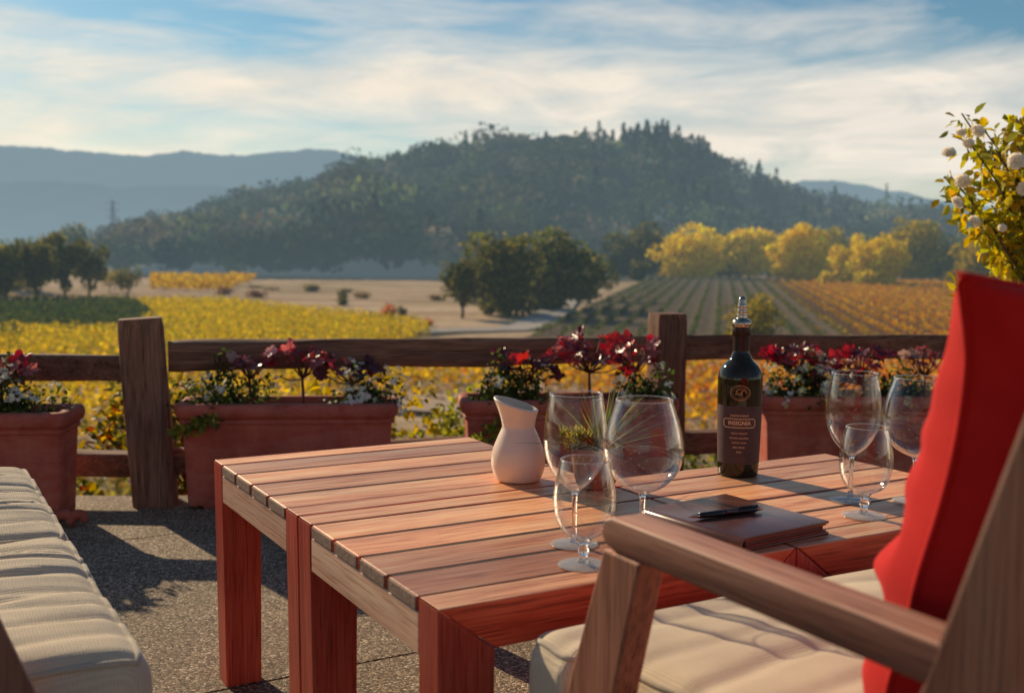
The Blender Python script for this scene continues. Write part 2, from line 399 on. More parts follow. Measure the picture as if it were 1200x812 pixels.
# leaf templates (x across, y along, z up)
QUAD = (np.array([[-.5,-.5,0],[.5,-.5,0],[.5,.5,0],[-.5,.5,0]]), [np.array([[0,1,2,3]])])
RHOMB = (np.array([[0,-.5,0],[.34,.02,.08],[0,.5,0],[-.34,.02,.08]]), [np.array([[0,1,2,3]])])
LEAF = (np.array([[0,0,0],[.2,.2,.05],[.27,.48,.08],[.15,.78,.04],[0,1,-.06],[-.15,.78,.04],[-.27,.48,.08],[-.2,.2,.05],[0,.48,-.01]]),
        [np.array([[0,1,8],[1,2,8],[2,3,8],[3,4,8],[4,5,8],[5,6,8],[6,7,8],[7,0,8]])])
def scatter(T, pos, rot, scale, col):
    tv, tf = T; n = len(pos); k = len(tv)
    sc_ = np.broadcast_to(np.asarray(scale, float).reshape(-1,1,1) if np.ndim(scale) < 2 else np.asarray(scale)[:,None,:], (n,1,1) if np.ndim(scale) < 2 else (n,1,3))
    V = np.einsum('nij,nkj->nki', rot, tv[None]*sc_) + pos[:,None,:]
    F = [(f[None] + (np.arange(n)*k)[:,None,None]).reshape(-1, f.shape[1]) for f in tf]
    return V.reshape(-1,3), F, np.repeat(col, k, axis=0)
def join(parts):
    V, F, Cc, o = [], {}, [], 0
    for v, f, c in parts:
        for q in f: F.setdefault(q.shape[1], []).append(q + o)
        V.append(v); Cc.append(c); o += len(v)
    return np.concatenate(V), [np.concatenate(x) for x in F.values()], np.concatenate(Cc)
def pick(pal, n, jitter=.18, w=None):
    pal = np.array(pal); i = rng.choice(len(pal), n, p=w); c = pal[i]*(1 + rng.normal(size=(n,1))*jitter)
    return np.clip(c*(1 + rng.normal(size=(n,3))*.05), .002, .95)

# ------------------------------------------------------------------ camera
cam = bpy.data.cameras.new('camera'); co = bpy.data.objects.new('camera', cam); C.objects.link(co)
cam.sensor_width = 36; cam.lens = 1285.87/1200*36; cam.clip_end = 12000; cam.clip_start = .05
co.location = (0, 0, CAMH)
co.rotation_euler = (PI/2 - .0932, R(0), 0)
co.rotation_euler = (Matrix.Rotation(PI/2 - .0932, 4, 'X') @ Matrix.Rotation(.0087, 4, 'Z')).to_euler()
cam.dof.use_dof = True; cam.dof.focus_distance = 1.95; cam.dof.aperture_fstop = 4.7; cam.dof.aperture_blades = 9
sc.camera = co

# ------------------------------------------------------------------ light and sky
sd = Vector((math.sin(R(SUN_AZ))*math.cos(R(SUN_EL)), math.cos(R(SUN_AZ))*math.cos(R(SUN_EL)), math.sin(R(SUN_EL))))
sl = bpy.data.lights.new('sun', 'SUN'); sl.energy = 5.0; sl.angle = R(.6); sl.color = (1, .8, .52)
so = bpy.data.objects.new('sun', sl); C.objects.link(so); so.rotation_euler = (-sd).to_track_quat('-Z', 'Y').to_euler()
so.location = sd*50
w = bpy.data.worlds.new('World'); sc.world = w; w.use_nodes = True
nt = w.node_tree; nt.nodes.clear()
sky = N(nt, 'ShaderNodeTexSky'); sky.sky_type = 'NISHITA'; sky.sun_disc = False
sky.sun_elevation = R(SUN_EL); sky.sun_rotation = R(SUN_AZ); sky.air_density = 1.1; sky.dust_density = .25; sky.ozone_density = 2.0; sky.altitude = 100
tc = nt.nodes.new('ShaderNodeTexCoord'); g = tc.outputs['Generated']
sp = nt.nodes.new('ShaderNodeSeparateXYZ'); L(nt, g, sp.inputs[0])
az = math_n(nt, 'ARCTAN2', sp.outputs[0], sp.outputs[1]); el = math_n(nt, 'ARCSINE', sp.outputs[2])
cb = nt.nodes.new('ShaderNodeCombineXYZ'); L(nt, az, cb.inputs[0]); L(nt, el, cb.inputs[1])
v1 = mapping(nt, cb.outputs[0], (2.2, 13, 1), (0, 0, R(-5)), (1.3, .35, 0))
n1 = noise_n(nt, v1, 1.0, 8, .58, .55)
v2 = mapping(nt, cb.outputs[0], (7, 30, 1), (0, 0, R(-14)), (.2, .8, 0))
n2 = noise_n(nt, v2, 1.0, 6, .6, .8)
nn = math_n(nt, 'ADD', math_n(nt, 'MULTIPLY', n1.outputs[0], .75), math_n(nt, 'MULTIPLY', n2.outputs[0], .25))
# more cover low down, open blue above
bias = math_n(nt, 'MULTIPLY', math_n(nt, 'SUBTRACT', .178, el), 3.2)
bias = math_n(nt, 'MINIMUM', bias, .13)
bias = math_n(nt, 'MAXIMUM', bias, -.14)
cover = ramp(nt, [(.42, (0,0,0)), (.68, (1,1,1))]); L(nt, math_n(nt, 'ADD', nn, bias), cover.inputs[0])
strength = .11
ccol = ramp(nt, [(.3, (.8,.76,.71)), (.7, (1.0,.92,.82))]); L(nt, n2.outputs[0], ccol.inputs[0])
warm = ramp(nt, [(.0, (1.06,.98,.86)), (1, (.97,.96,.94))]); L(nt, math_n(nt, 'ADD', math_n(nt, 'MULTIPLY', az, .9), .5, True), warm.inputs[0])
cc = mixc(nt, 1.0, ccol.outputs[0], warm.outputs[0], 'MULTIPLY')
gain = math_n(nt, 'ADD', 1.0, math_n(nt, 'MULTIPLY', math_n(nt, 'DIVIDE', math_n(nt, 'SUBTRACT', el, .24), .4, True), .1))
gc = nt.nodes.new('ShaderNodeCombineColor'); [L(nt, gain, gc.inputs[i]) for i in range(3)]
cc = mixc(nt, 1.0, cc, gc.outputs[0], 'MULTIPLY')
ccs = nt.nodes.new('ShaderNodeVectorMath'); ccs.operation = 'SCALE'; L(nt, cc, ccs.inputs[0]); ccs.inputs['Scale'].default_value = 1.0/strength; ccs = ccs.outputs[0]
sky_gain = mixc(nt, 1.0, sky.outputs[0], (.47,.64,.68), 'MULTIPLY')
# an old contrail high on the left
cl_ = math_n(nt, 'SUBTRACT', el, math_n(nt, 'ADD', math_n(nt, 'MULTIPLY', az, -.105), .169))
cw = math_n(nt, 'SUBTRACT', 1.0, math_n(nt, 'DIVIDE', math_n(nt, 'ABSOLUTE', cl_), .0042), True)
ce = math_n(nt, 'DIVIDE', math_n(nt, 'SUBTRACT', -.345, az), .03, True)
ctr = math_n(nt, 'MULTIPLY', math_n(nt, 'MULTIPLY', cw, ce), .75)
cov = math_n(nt, 'MAXIMUM', math_n(nt, 'MULTIPLY', cover.outputs[0], .95), ctr)
colr = mixc(nt, cov, sky_gain, ccs)
bg = N(nt, 'ShaderNodeBackground'); bg.inputs[1].default_value = strength; L(nt, colr, bg.inputs[0])
ow = nt.nodes.new('ShaderNodeOutputWorld'); L(nt, bg.outputs[0], ow.inputs[0])

# ------------------------------------------------------------------ terrain
FX, FY = -1.19, 3.62
def fence_y(x):
    if x < -1.19: return 3.62 - .02*(x+1.19)
    if x < .585: return 3.62 + .29*(x+1.19)
    return 4.135 + .155*(x-.585)
VZ = -8.12
def gz(x, y):
    d = y - fence_y(max(-8, min(8, x))) - .12
    if d <= 0: return -.35
    t = min(1, d/40); s = 1-(1-t)**2
    return -.35 + (VZ+.35)*s
def gzs(X, Y): return np.array([gz(a, b) for a, b in zip(X, Y)])
radii = np.concatenate([np.linspace(0, 9, 40), np.geomspace(9.4, 140, 70), np.geomspace(145, 9000, 40)]); na = 160
V = [(0, 0, -.35)]; 
for r in radii[1:]:
    for k in range(na):
        a = 2*PI*k/na; x, y = r*math.sin(a), r*math.cos(a)
        z = gz(x, y)
        if r > 15: z += .25*mnoise.noise(Vector((x*.05, y*.05, 0)))*min(1, (r-15)/30)
        V.append((x, y, z))
F4 = []; F3 = [(0, 1+(k+1)%na, 1+k) for k in range(na)]
for i in range(len(radii)-2):
    for k in range(na):
        a = 1+i*na+k; b = 1+i*na+(k+1)%na; F4.append((a, b, b+na, a+na))
m, nt = mat('valley soil and dry grass')
ge = nt.nodes.new('ShaderNodeNewGeometry'); P = ge.outputs['Position']
sp = nt.nodes.new('ShaderNodeSeparateXYZ'); L(nt, P, sp.inputs[0])
n1 = noise_n(nt, P, .04, 6, .6); n2 = noise_n(nt, P, .6, 5, .65); n3 = noise_n(nt, mapping(nt, P, (.012,.11,1)), 1, 5, .6, .5)
base = ramp(nt, [(.3, (.4,.27,.17)), (.5, (.58,.43,.29)), (.7, (.7,.55,.39))]); L(nt, n3.outputs[0], base.inputs[0])
fine = ramp(nt, [(.3, (.7,.68,.66)), (.7, (1.15,1.12,1.1))]); L(nt, n2.outputs[0], fine.inputs[0])
c = mixc(nt, .8, base.outputs[0], fine.outputs[0], 'MULTIPLY')
gr = ramp(nt, [(.45, (0,0,0)), (.62, (1,1,1))]); L(nt, n1.outputs[0], gr.inputs[0])
c = mixc(nt, math_n(nt, 'MULTIPLY', gr.outputs[0], .6), c, (.27,.2,.1))
# slope just below the terrace: rough green-brown growth
nearf = math_n(nt, 'SUBTRACT', 1.0, math_n(nt, 'DIVIDE', math_n(nt, 'SUBTRACT', sp.outputs[1], 30.0), 22.0), True)
gcol = ramp(nt, [(.35, (.05,.045,.02)), (.6, (.14,.13,.03))]); L(nt, n2.outputs[0], gcol.inputs[0])
c = mixc(nt, math_n(nt, 'MULTIPLY', nearf, .85), c, gcol.outputs[0])
# beyond the valley: dull green
farf = math_n(nt, 'DIVIDE', math_n(nt, 'SUBTRACT', sp.outputs[1], 300.0), 120.0, True)
c = mixc(nt, farf, c, (.09,.1,.06))
d = nt.nodes.new('ShaderNodeBsdfDiffuse'); L(nt, c, d.inputs[0])
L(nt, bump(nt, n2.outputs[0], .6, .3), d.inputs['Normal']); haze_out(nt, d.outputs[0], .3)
ground = mesh_np('ground', np.array(V), [np.array(F4), np.array(F3)], m, None, smooth=True)
props(ground, kind='structure')

# terrace slab with exposed aggregate
m, nt = mat('exposed aggregate concrete')
ge = nt.nodes.new('ShaderNodeNewGeometry'); P = ge.outputs['Position']
vo = N(nt, 'ShaderNodeTexVoronoi'); vo.inputs['Scale'].default_value = 210; L(nt, P, vo.inputs['Vector'])
vr = N(nt, 'ShaderNodeTexVoronoi'); vr.inputs['Scale'].default_value = 210; vr.feature = 'DISTANCE_TO_EDGE'; L(nt, P, vr.inputs['Vector'])
sepv = nt.nodes.new('ShaderNodeSeparateColor'); L(nt, vo.outputs['Color'], sepv.inputs[0])
peb = ramp(nt, [(0, (.05,.038,.03)), (.4, (.24,.165,.11)), (.75, (.46,.34,.225)), (.94, (.7,.55,.39)), (1, (.92,.82,.68))]); L(nt, sepv.outputs[0], peb.inputs[0])
grout = ramp(nt, [(.03, (1,1,1)), (.12, (0,0,0))]); L(nt, vr.outputs['Distance'], grout.inputs[0])
c = mixc(nt, math_n(nt, 'MULTIPLY', grout.outputs[0], .7), peb.outputs[0], (.13,.1,.08))
st = ramp(nt, [(.35, (.75,.74,.73)), (.65, (1.1,1.08,1.05))]); L(nt, noise_n(nt, P, 2.2, 5, .6).outputs[0], st.inputs[0])
c = mixc(nt, 1.0, c, st.outputs[0], 'MULTIPLY')
p = N(nt, 'ShaderNodeBsdfPrincipled'); L(nt, c, p.inputs['Base Color']); p.inputs['Roughness'].default_value = .8; p.inputs['Specular IOR Level'].default_value = .25
L(nt, bump(nt, vr.outputs['Distance'], .7, .004), p.inputs['Normal']); out(nt, p.outputs[0])
AGG = m
TH = .519
A2 = Vector((math.cos(TH), math.sin(TH))); B2 = Vector((math.sin(TH), -math.cos(TH))); O2 = Vector((-.5886, 2.1408))
def W(t, s, z=0.0): q = O2 + t*A2 + s*B2; return Vector((q.x, q.y, z))
TOP = .446
# terrace in slabs: joints run along the table direction; clipped at the outer edge
bm = bmesh.new()
js = [-2.6, .063-1.22, .063, .063+1.22, .063+2.44, .063+3.66]      # joint positions along B2 (0 at the table's back edge)
edge = [(-7,3.83),(-1.19,3.715),(.585,4.235),(7,5.23)]
def clip_half(poly, n, d):  # keep n.p <= d
    res = []
    for i in range(len(poly)):
        a, b = poly[i], poly[(i+1)%len(poly)]; da, db = n.dot(a)-d, n.dot(b)-d
        if da <= 0: res.append(a)
        if da*db < 0: res.append(a + (b-a)*(da/(da-db)))
    return res
def prism_to(bm, poly, z0, z1):
    if len(poly) < 3: return
    Av = [bm.verts.new((p.x, p.y, z0)) for p in poly]; Bv = [bm.verts.new((p.x, p.y, z1)) for p in poly]; n = len(poly)
    try:
        bm.faces.new(list(reversed(Av))); bm.faces.new(Bv)
        for i in range(n): bm.faces.new([Av[i], Av[(i+1)%n], Bv[(i+1)%n], Bv[i]])
    except Exception: pass
regions = [[Vector((-7,-4)), Vector((-1.19,-4)), Vector((-1.19,3.715)), Vector((-7,3.83))],
           [Vector((-1.19,-4)), Vector((.585,-4)), Vector((.585,4.235)), Vector((-1.19,3.715))],
           [Vector((.585,-4)), Vector((7,-4)), Vector((7,5.23)), Vector((.585,4.235))]]
lim = [-20] + js + [20]
for rg in regions:
    for i in range(len(lim)-1):
        o0 = O2.dot(B2)
        pl = clip_half(rg, -B2, -(o0+lim[i]+.004)); pl = clip_half(pl, B2, o0+lim[i+1]-.004) if len(pl) > 2 else pl
        prism_to(bm, pl, -.2, 0)
me = bpy.data.meshes.new('terrace_floor'); bm.to_mesh(me); bm.free()
props(link('terrace_floor', me, AGG), kind='structure')
bm = bmesh.new()
for rg in regions: prism_to(bm, rg, -.25, -.016)
me = bpy.data.meshes.new('terrace_floor_bed'); bm.to_mesh(me); bm.free()
props(link('terrace_floor_bed', me, M['soil']), kind='structure')

# ------------------------------------------------------------------ tables
TL, TP, TF = .57, .0976, .0589
TW = 2*TF + 4*TP
def make_table(t0, s0, label, seed):
    random.seed(seed)
    p = W(t0, s0)
    t = thing('coffee_table', label, 'coffee table', (p.x, p.y, 0), TH, 'slatted wooden coffee tables pushed together')
    # local: x along boards, y = -s
    lw, h, fr = .078, TOP, .06
    mb = MB(); g = .0037
    for k in range(4):
        y0 = -(TF + k*TP) - g; y1 = -(TF + (k+1)*TP) + g
        tn = (random.choice((.1,.3,.5,.75,.95))+random.uniform(-.08,.05), random.random(), random.random(), 1)
        mb.box((TL/2, (y0+y1)/2, h-.0095-random.uniform(0,.0012)), (TL-.003, abs(y1-y0), .019), .0022, 2, tn)
    mb.build('tabletop', M['table_x'], t)
    mb = MB()
    for k in range(5): mb.box((TL/2, -(TF+k*TP), h-.0108), (TL-.016, .013, .018), 0)  # dark strips filling the gaps just below the board tops
    mb.build('board_joints', M['joint'], t)
    for x in (.0008, TL-.0008):
        mb = MB()
        for k in range(4): mb.box((x, -(TF+(k+.5)*TP), h-.0105), (.0028, TP-2*g-.006, .0165), .0008)
        mb.build('end_grain', M['end_grain'], t)
    for y0, y1 in ((-.0015, -TF+.001), (-TW+TF-.001, -TW+.0015)):
        mb = MB(); e = .0006
        mb.prism([(0+e,h),(TL-e,h),(TL-lw-e,h-fr),(lw+e,h-fr)], 'y', y0, y1, .0022, 2, (random.uniform(.35,.8), random.random(), random.random(), 1))
        mb.build('frame_rail', M['table_x'], t)
        for x, sg in ((0, 1), (TL, -1)):
            mb = MB(); tp = .004
            mb.prism([(x, h-.001),(x+sg*(lw-e), h-fr-.001),(x+sg*(lw-tp), 0),(x+sg*tp, 0)], 'y', y0, y1, .002, 2, (random.uniform(.3,.7), random.random(), random.random(), 1))
            mb.build('leg', M['table_z'], t)
    for x in (.009, TL-.009):
        mb = MB(); mb.box((x+(.002 if x<.1 else -.002), -TW/2, h-.0205-.0265), (.02, TW-2*TF-.001, .053), .0015, 2, (random.uniform(.45,.9), random.random(), random.random(), 1))
        mb.build('apron', M['table_y'], t)
    return t
make_table(0, 0, 'back left slatted wooden table with the white ceramic carafe standing on it', 3)
make_table(0, TW+.002, 'near slatted wooden table with three glasses by its right end, ahead of the armchair', 11)
make_table(TL+.002, TW+.002, 'right slatted wooden table carrying the dark wine bottle', 23)

# ------------------------------------------------------------------ carafe
def smooth_prof(pts, n=60):
    """Catmull-Rom through profile points"""
    P = [np.array(p, float) for p in pts]; P = [2*P[0]-P[1]] + P + [2*P[-1]-P[-2]]; res = []
    seg = len(P)-3; per = max(2, n//seg)
    for i in range(seg):
        for k in range(per):
            t = k/per; a, b, c_, d_ = P[i:i+4]
            res.append(tuple(.5*((2*b)+(-a+c_)*t+(2*a-5*b+4*c_-d_)*t*t+(-a+3*b-3*c_+d_)*t**3)))
    res.append(tuple(P[-2])); return res
p = W(.441, .441, TOP)
caf = thing('carafe', 'white ceramic carafe with a slanted open lip on the back left table', 'carafe', p, 0)
prof = smooth_prof([(.0335,.0),(.041,.004),(.0475,.022),(.0495,.04),(.0465,.062),(.037,.088),(.0305,.104),(.0305,.112),(.034,.128),(.041,.148)], 70)
inner = [(max(r-.0035, .001), z+.002) for r, z in reversed(prof)]
mb = MB(); mb.lathe([(0,.003),(.03,.003),(.0315,0)] + prof + [(prof[-1][0]-.0018, prof[-1][1]+.0016), inner[0]], 64)
def slant(c):
    x, y, z = c
    # view-left side of the neck sweeps out and up into a pouring lip; right side lower
    k = max(0, (z-.105)/.043)
    ang = 0
    lx = -(x*math.cos(-ang) - y*math.sin(-ang))
    z2 = z + k*(.30*lx + .0) + .003*k + k*.05*y
    x2 = x*(1 + .0*k)
    ox = -.005*k**1.6
    return (x2 + ox*math.cos(-ang), y + ox*math.sin(-ang), z2*.93)
o = mb.build('body', M['ceramic'], caf, True, slant)
mb = MB(); mb.lathe(inner + [(0,.006)], 64); mb.build('interior', M['ceramic_in'], caf, True, slant)

# ------------------------------------------------------------------ small potted succulent
p = W(.535, .555, TOP)
pot = thing('potted_succulent', 'small brown clay pot of spiky grass-like succulents behind the front wine glasses', 'potted plant', p)
mb = MB(); mb.lathe([(0,.004),(.026,.004),(.028,0),(.033,.003),(.0385,.02),(.0425,.045),(.044,.066),(.045,.072),(.043,.074),(.041,.072),(.04,.064),(0,.064)], 48)
mb.build('pot', M['clay_pot'], pot, True)
def blade_set(n, L0, L1, spread, wdt, c0, cols, bend=.25, z0=.0):
    parts = []
    Vs, Fs, Cs, o = [], [], [], 0
    for i in range(n):
        az_ = rng.uniform(0, 2*PI); tilt = rng.uniform(.1, 1)*spread; ln = rng.uniform(L0, L1)
        d = np.array([math.sin(tilt)*math.cos(az_), math.sin(tilt)*math.sin(az_), math.cos(tilt)])
        side = np.cross(d, [0,0,1.0]); side /= np.linalg.norm(side)+1e-9
        c = pick(cols, 1)[0]; k = 7
        for j in range(k):
            u = j/(k-1); q = np.array(c0) + d*ln*u + np.array([d[0], d[1], -.6])*bend*ln*u*u*math.sin(tilt)
            ww = wdt*(1-u)**.7*(.6+.4*min(1,u*5))
            Vs += [q - side*ww, q + np.cross(side, d)*ww*.35, q + side*ww]; Cs += [c*(1-.3*(1-u))]*3
            if j:
                b = o + 3*(j-1); Fs += [(b,b+1,b+4,b+3),(b+1,b+2,b+5,b+4)]
        o += 3*k
    return np.array(Vs), [np.array(Fs)], np.array(Cs)
v, f, c = blade_set(52, .08, .165, 1.25, .0036, (.008,.0,.062), [(.12,.17,.05),(.3,.33,.12),(.05,.09,.04)])
mesh_np('spiky_leaves', v, f, M['leaf'], pot, c, True)
parts = []
for i in range(80):
    a = rng.uniform(0, 2*PI); r = rng.uniform(.0, .04); b = (-.032+r*math.cos(a)*.9, .0+r*math.sin(a)*.8, .066+rng.uniform(0,.03))
    parts.append(blade_set(10, .011, .022, 1.4, .0021, b, [(.5,.45,.08),(.34,.36,.07),(.6,.42,.14)], .1))
v, f, c = join(parts); mesh_np('sedum_rosettes', v, f, M['leaf'], pot, c, True)

# ------------------------------------------------------------------ wine glasses
def wineglass(loc, label, kind, rz=0):
    g = thing('wine_glass', label, 'wine glass', loc, rz, 'empty wine glasses on the tables')
    if kind == 'tall':      # tulip, 22 cm
        bowl = smooth_prof([(.004,.0795),(.012,.083),(.027,.097),(.038,.115),(.0436,.133),(.0452,.151),(.0443,.173),(.0413,.197),(.0378,.2185)], 60); st = [(.0075,.004),(.0048,.012),(.0037,.03),(.0036,.06),(.0045,.074),(.009,.0815)]; fr = .0345
    elif kind == 'balloon':
        bowl = smooth_prof([(.004,.0775),(.015,.0805),(.034,.091),(.05,.11),(.0572,.134),(.0565,.154),(.051,.178),(.0445,.198),(.0402,.212)], 60); st = [(.0075,.004),(.0046,.013),(.0036,.03),(.0036,.058),(.0045,.072),(.009,.0795)]; fr = .036
    else:                   # short goblet
        bowl = smooth_prof([(.004,.0345),(.012,.0375),(.0285,.047),(.0385,.065),(.0418,.086),(.0408,.105),(.0372,.126),(.0325,.1445)], 60); st = [(.0085,.004),(.006,.009),(.0055,.014),(.0075,.0185),(.0075,.022),(.006,.027),(.0075,.032),(.011,.0365)]; fr = .035
    th = .0011
    inn = [(max(r-th, .0005), z+(.0012 if r < .02 else 0)) for r, z in reversed(bowl)]
    mb = MB(); mb.lathe(bowl + inn, 72); mb.build('bowl', M['glass'], g, True)
    rim = bowl[-1]; mb = MB(); k = 10
    mb.lathe([(rim[0]-th/2 + .0008*math.cos(2*PI*j/k), rim[1]+.0002+.0008*math.sin(2*PI*j/k)) for j in range(k)], 72, closed=True); mb.build('rim', M['glass_foot'], g, True)
    mb = MB(); sp_ = smooth_prof(st, 36); mb.lathe([(0, sp_[0][1]-.0005)] + sp_ + [(0, sp_[-1][1]+.001)], 32); mb.build('stem', M['glass_solid'], g, True)
    mb = MB(); mb.lathe([(0,.0004),(fr-.001,.0004),(fr,.0009),(fr-.0008,.0016),(fr*.6,.0027),(fr*.3,.0042),(0,.0052)], 64); mb.build('foot', M['glass_foot'], g, True)
    return g
wineglass(W(.297,.852,TOP), 'tall tulip wine glass behind the short goblet on the near table', 'tall')
wineglass(W(.252,.945,TOP), 'short goblet in front of the tall glass on the near table', 'goblet')
wineglass(W(.378,.905,TOP), 'wide balloon wine glass beside the brown notebook', 'balloon')
wineglass(W(.863,.842,TOP), 'tall tulip wine glass right of the dark bottle', 'tall')
wineglass(W(.800,.930,TOP), 'short goblet on the right table in front of a tall glass', 'goblet')
wineglass(W(.952,.900,TOP), 'balloon wine glass half hidden by the red pillow', 'balloon')

# ------------------------------------------------------------------ wine bottle
p = W(.836, .588, TOP)
bt = thing('wine_bottle', 'dark red wine bottle with plum label and steel stopper on the right table', 'wine bottle', p, R(-11))
prof = smooth_prof([(.0345,.0015),(.0372,.004),(.0385,.03),(.0402,.09),(.0415,.15),(.0417,.175)], 30) + smooth_prof([(.0417,.175),(.0405,.19),(.034,.206),(.0235,.217),(.0175,.2275),(.0152,.238),(.0147,.255)], 40)[1:] + [(.0147,.268),(.0,.268)]
mb = MB(); mb.lathe([(0,.006),(.02,.004),(.0335,0)] + prof, 64); mb.build('glass_body', M['bottle'], bt, True)
mb = MB(); mb.lathe([(.0158,.2265),(.0158,.2305),(.0154,.24),(.0153,.262),(.0165,.263),(.0172,.265),(.0172,.276),(.0165,.2785),(.0,.2785)], 40); o = mb.build('foil_capsule', M['foil'], bt); smooth_by_angle(o)
mb = MB(); mb.lathe([(0,.2785),(.0165,.2785),(.0178,.281),(.018,.286),(.0172,.291),(.014,.2935),(.011,.2945),(.0095,.297),(.0102,.3),(.0095,.303),(.0088,.305),(.0098,.3085),(.0088,.312),(.0082,.3135),(.0092,.317),(.0082,.321),(.0075,.323),(.0072,.329),(.006,.3335),(.003,.3365),(0,.337)], 40)
o = mb.build('stopper', M['silver'], bt, True)
def brad(z):    # radius of the bottle wall at height z
    zs = [q[1] for q in prof[:36]]; rs = [q[0] for q in prof[:36]]; return float(np.interp(z, zs, rs))
# label wraps most of the way round (front at local -Y)
def wrap(u, z, off): r = brad(z)+off; a = -PI/2 + u/.0405; return (r*math.cos(a), r*math.sin(a), z)
nu, nz_ = 48, 10; Vl = [wrap(-.058+.116*i/nu, .026+.109*j/nz_, .0005) for j in range(nz_+1) for i in range(nu+1)]
Fl = [(j*(nu+1)+i, j*(nu+1)+i+1, (j+1)*(nu+1)+i+1, (j+1)*(nu+1)+i) for j in range(nz_) for i in range(nu)]
lab = mesh_np('label', np.array(Vl), [np.array(Fl)], M['label'], bt, smooth=True)
def text_mesh(txt, size, spacing=1.0):
    cu = bpy.data.curves.new('txt', 'FONT'); cu.body = txt; cu.size = size; cu.align_x = 'CENTER'; cu.align_y = 'CENTER'; cu.resolution_u = 3; cu.space_character = spacing
    ob = bpy.data.objects.new('txt', cu); C.objects.link(ob); dg = bpy.context.evaluated_depsgraph_get(); dg.update()
    me = bpy.data.meshes.new_from_object(ob.evaluated_get(dg)); bpy.data.objects.remove(ob); bpy.data.curves.remove(cu)
    return me
bm = bmesh.new()
def add_text(txt, size, z, sx=1.0, bold=.0, spacing=1.0):
    me = text_mesh(txt, size, spacing); b = bmesh.new(); b.from_mesh(me); bpy.data.meshes.remove(me)
    offs = [0] if not bold else [-bold, 0, bold]
    for k, of in enumerate(offs):
        vm = {}
        for v in b.verts: vm[v] = bm.verts.new(wrap(v.co.x*sx + of, z + v.co.y, .0009 + k*.00004))
        for f in b.faces:
            try: bm.faces.new([vm[v] for v in f.verts])
            except Exception: pass
    b.free()
add_text('JOSEPH PHELPS', .0056, .1175, .88, .00012)
add_text('INSIGNIA', .0112, .1035, .84, .0004, 1.08)
add_text('NAPA VALLEY', .0046, .0845, .95, .00012, 1.1); add_text('ESTATE GROWN', .0046, .0755, .95, .00012, 1.1)
add_text('CABERNET BLEND', .0036, .067, .9, .0001, 1.05); add_text('RED WINE', .0046, .058, .95, .00012, 1.1); add_text('2018', .0046, .0495, .95, .00012, 1.1)
# frame round the name, angled ends
def strip(u0, z0, u1, z1, wd, n=10):
    d = Vector((u1-u0, z1-z0)).normalized(); q = Vector((-d.y, d.x))*wd/2; prev = None
    for i in range(n+1):
        t = i/n; u, z = u0+(u1-u0)*t, z0+(z1-z0)*t
        cur = [bm.verts.new(wrap(u+q.x, z+q.y, .0009)), bm.verts.new(wrap(u-q.x, z-q.y, .0009))]
        if prev: bm.faces.new([prev[0], prev[1], cur[1], cur[0]])
        prev = cur
for wd, gx, gz_ in ((.0011, 0, 0), (.0005, -.0014, -.0013)):
    x1, x2, y1 = .0265+gx, .0305+gx, .0085+gz_; zc = .1035
    pts = [(-x1, y1),(x1, y1),(x2, y1*.6),(x2, -y1*.6),(x1, -y1),(-x1, -y1),(-x2, -y1*.6),(-x2, y1*.6)]
    for i in range(8): a, b = pts[i], pts[(i+1)%8]; strip(a[0], zc+a[1], b[0], zc+b[1], wd)
me = bpy.data.meshes.new('label_lettering'); bm.to_mesh(me); bm.free(); link('label_lettering', me, M['gold'], lab)
# raised seal on the shoulder: ring, inner ring and a swirl
bm = bmesh.new()
def ribbon(pts, wd, zc):
    prev = None
    for i, (u, z) in enumerate(pts):
        a = pts[max(0, i-1)]; b = pts[min(len(pts)-1, i+1)]; d = Vector((b[0]-a[0], b[1]-a[1])).normalized(); q = Vector((-d.y, d.x))*wd/2
        cur = [bm.verts.new(wrap(u+q.x, zc+z+q.y, .0008)), bm.verts.new(wrap(u, zc+z, .0018)), bm.verts.new(wrap(u-q.x, zc+z-q.y, .0008))]
        if prev:
            bm.faces.new([prev[0], prev[1], cur[1], cur[0]]); bm.faces.new([prev[1], prev[2], cur[2], cur[1]])
        prev = cur
zc = .1605
for rr, wd in ((.0165,.0022),(.0128,.001)): ribbon([(rr*1.05*math.cos(2*PI*k/40), rr*.82*math.sin(2*PI*k/40)) for k in range(41)], wd, zc)
ribbon([(.0102*math.cos(t)*(1-t/9), .0085*math.sin(t)*(1-t/9)) for t in np.linspace(0, 7.5, 50)], .0022, zc)
ribbon([(-.0085+.017*t, -.004+.009*t+.002*math.sin(t*9)) for t in np.linspace(0, 1, 20)], .002, zc)
for k in range(26):
    a = 2*PI*k/26; ribbon([(.0148*1.05*math.cos(a)*s_, .0148*.82*math.sin(a)*s_) for s_ in (.94, 1, 1.06)], .0012, zc)
me = bpy.data.meshes.new('seal'); bm.to_mesh(me); bm.free(); link('seal', me, M['emblem'], bt, True)

# ------------------------------------------------------------------ notebook and pen
p = W(.5635, .886, TOP)
nb = thing('notebook', 'closed brown leather notebook lying across two tables under a pen', 'notebook', p, TH + R(5))
bw, bl = .188, .214
def rrect_sheet(x0, x1, y0, y1, z0, z1, r):
    mb = MB(); mb.box(((x0+x1)/2, (y0+y1)/2, (z0+z1)/2), (x1-x0, y1-y0, z1-z0), r, 3); return mb
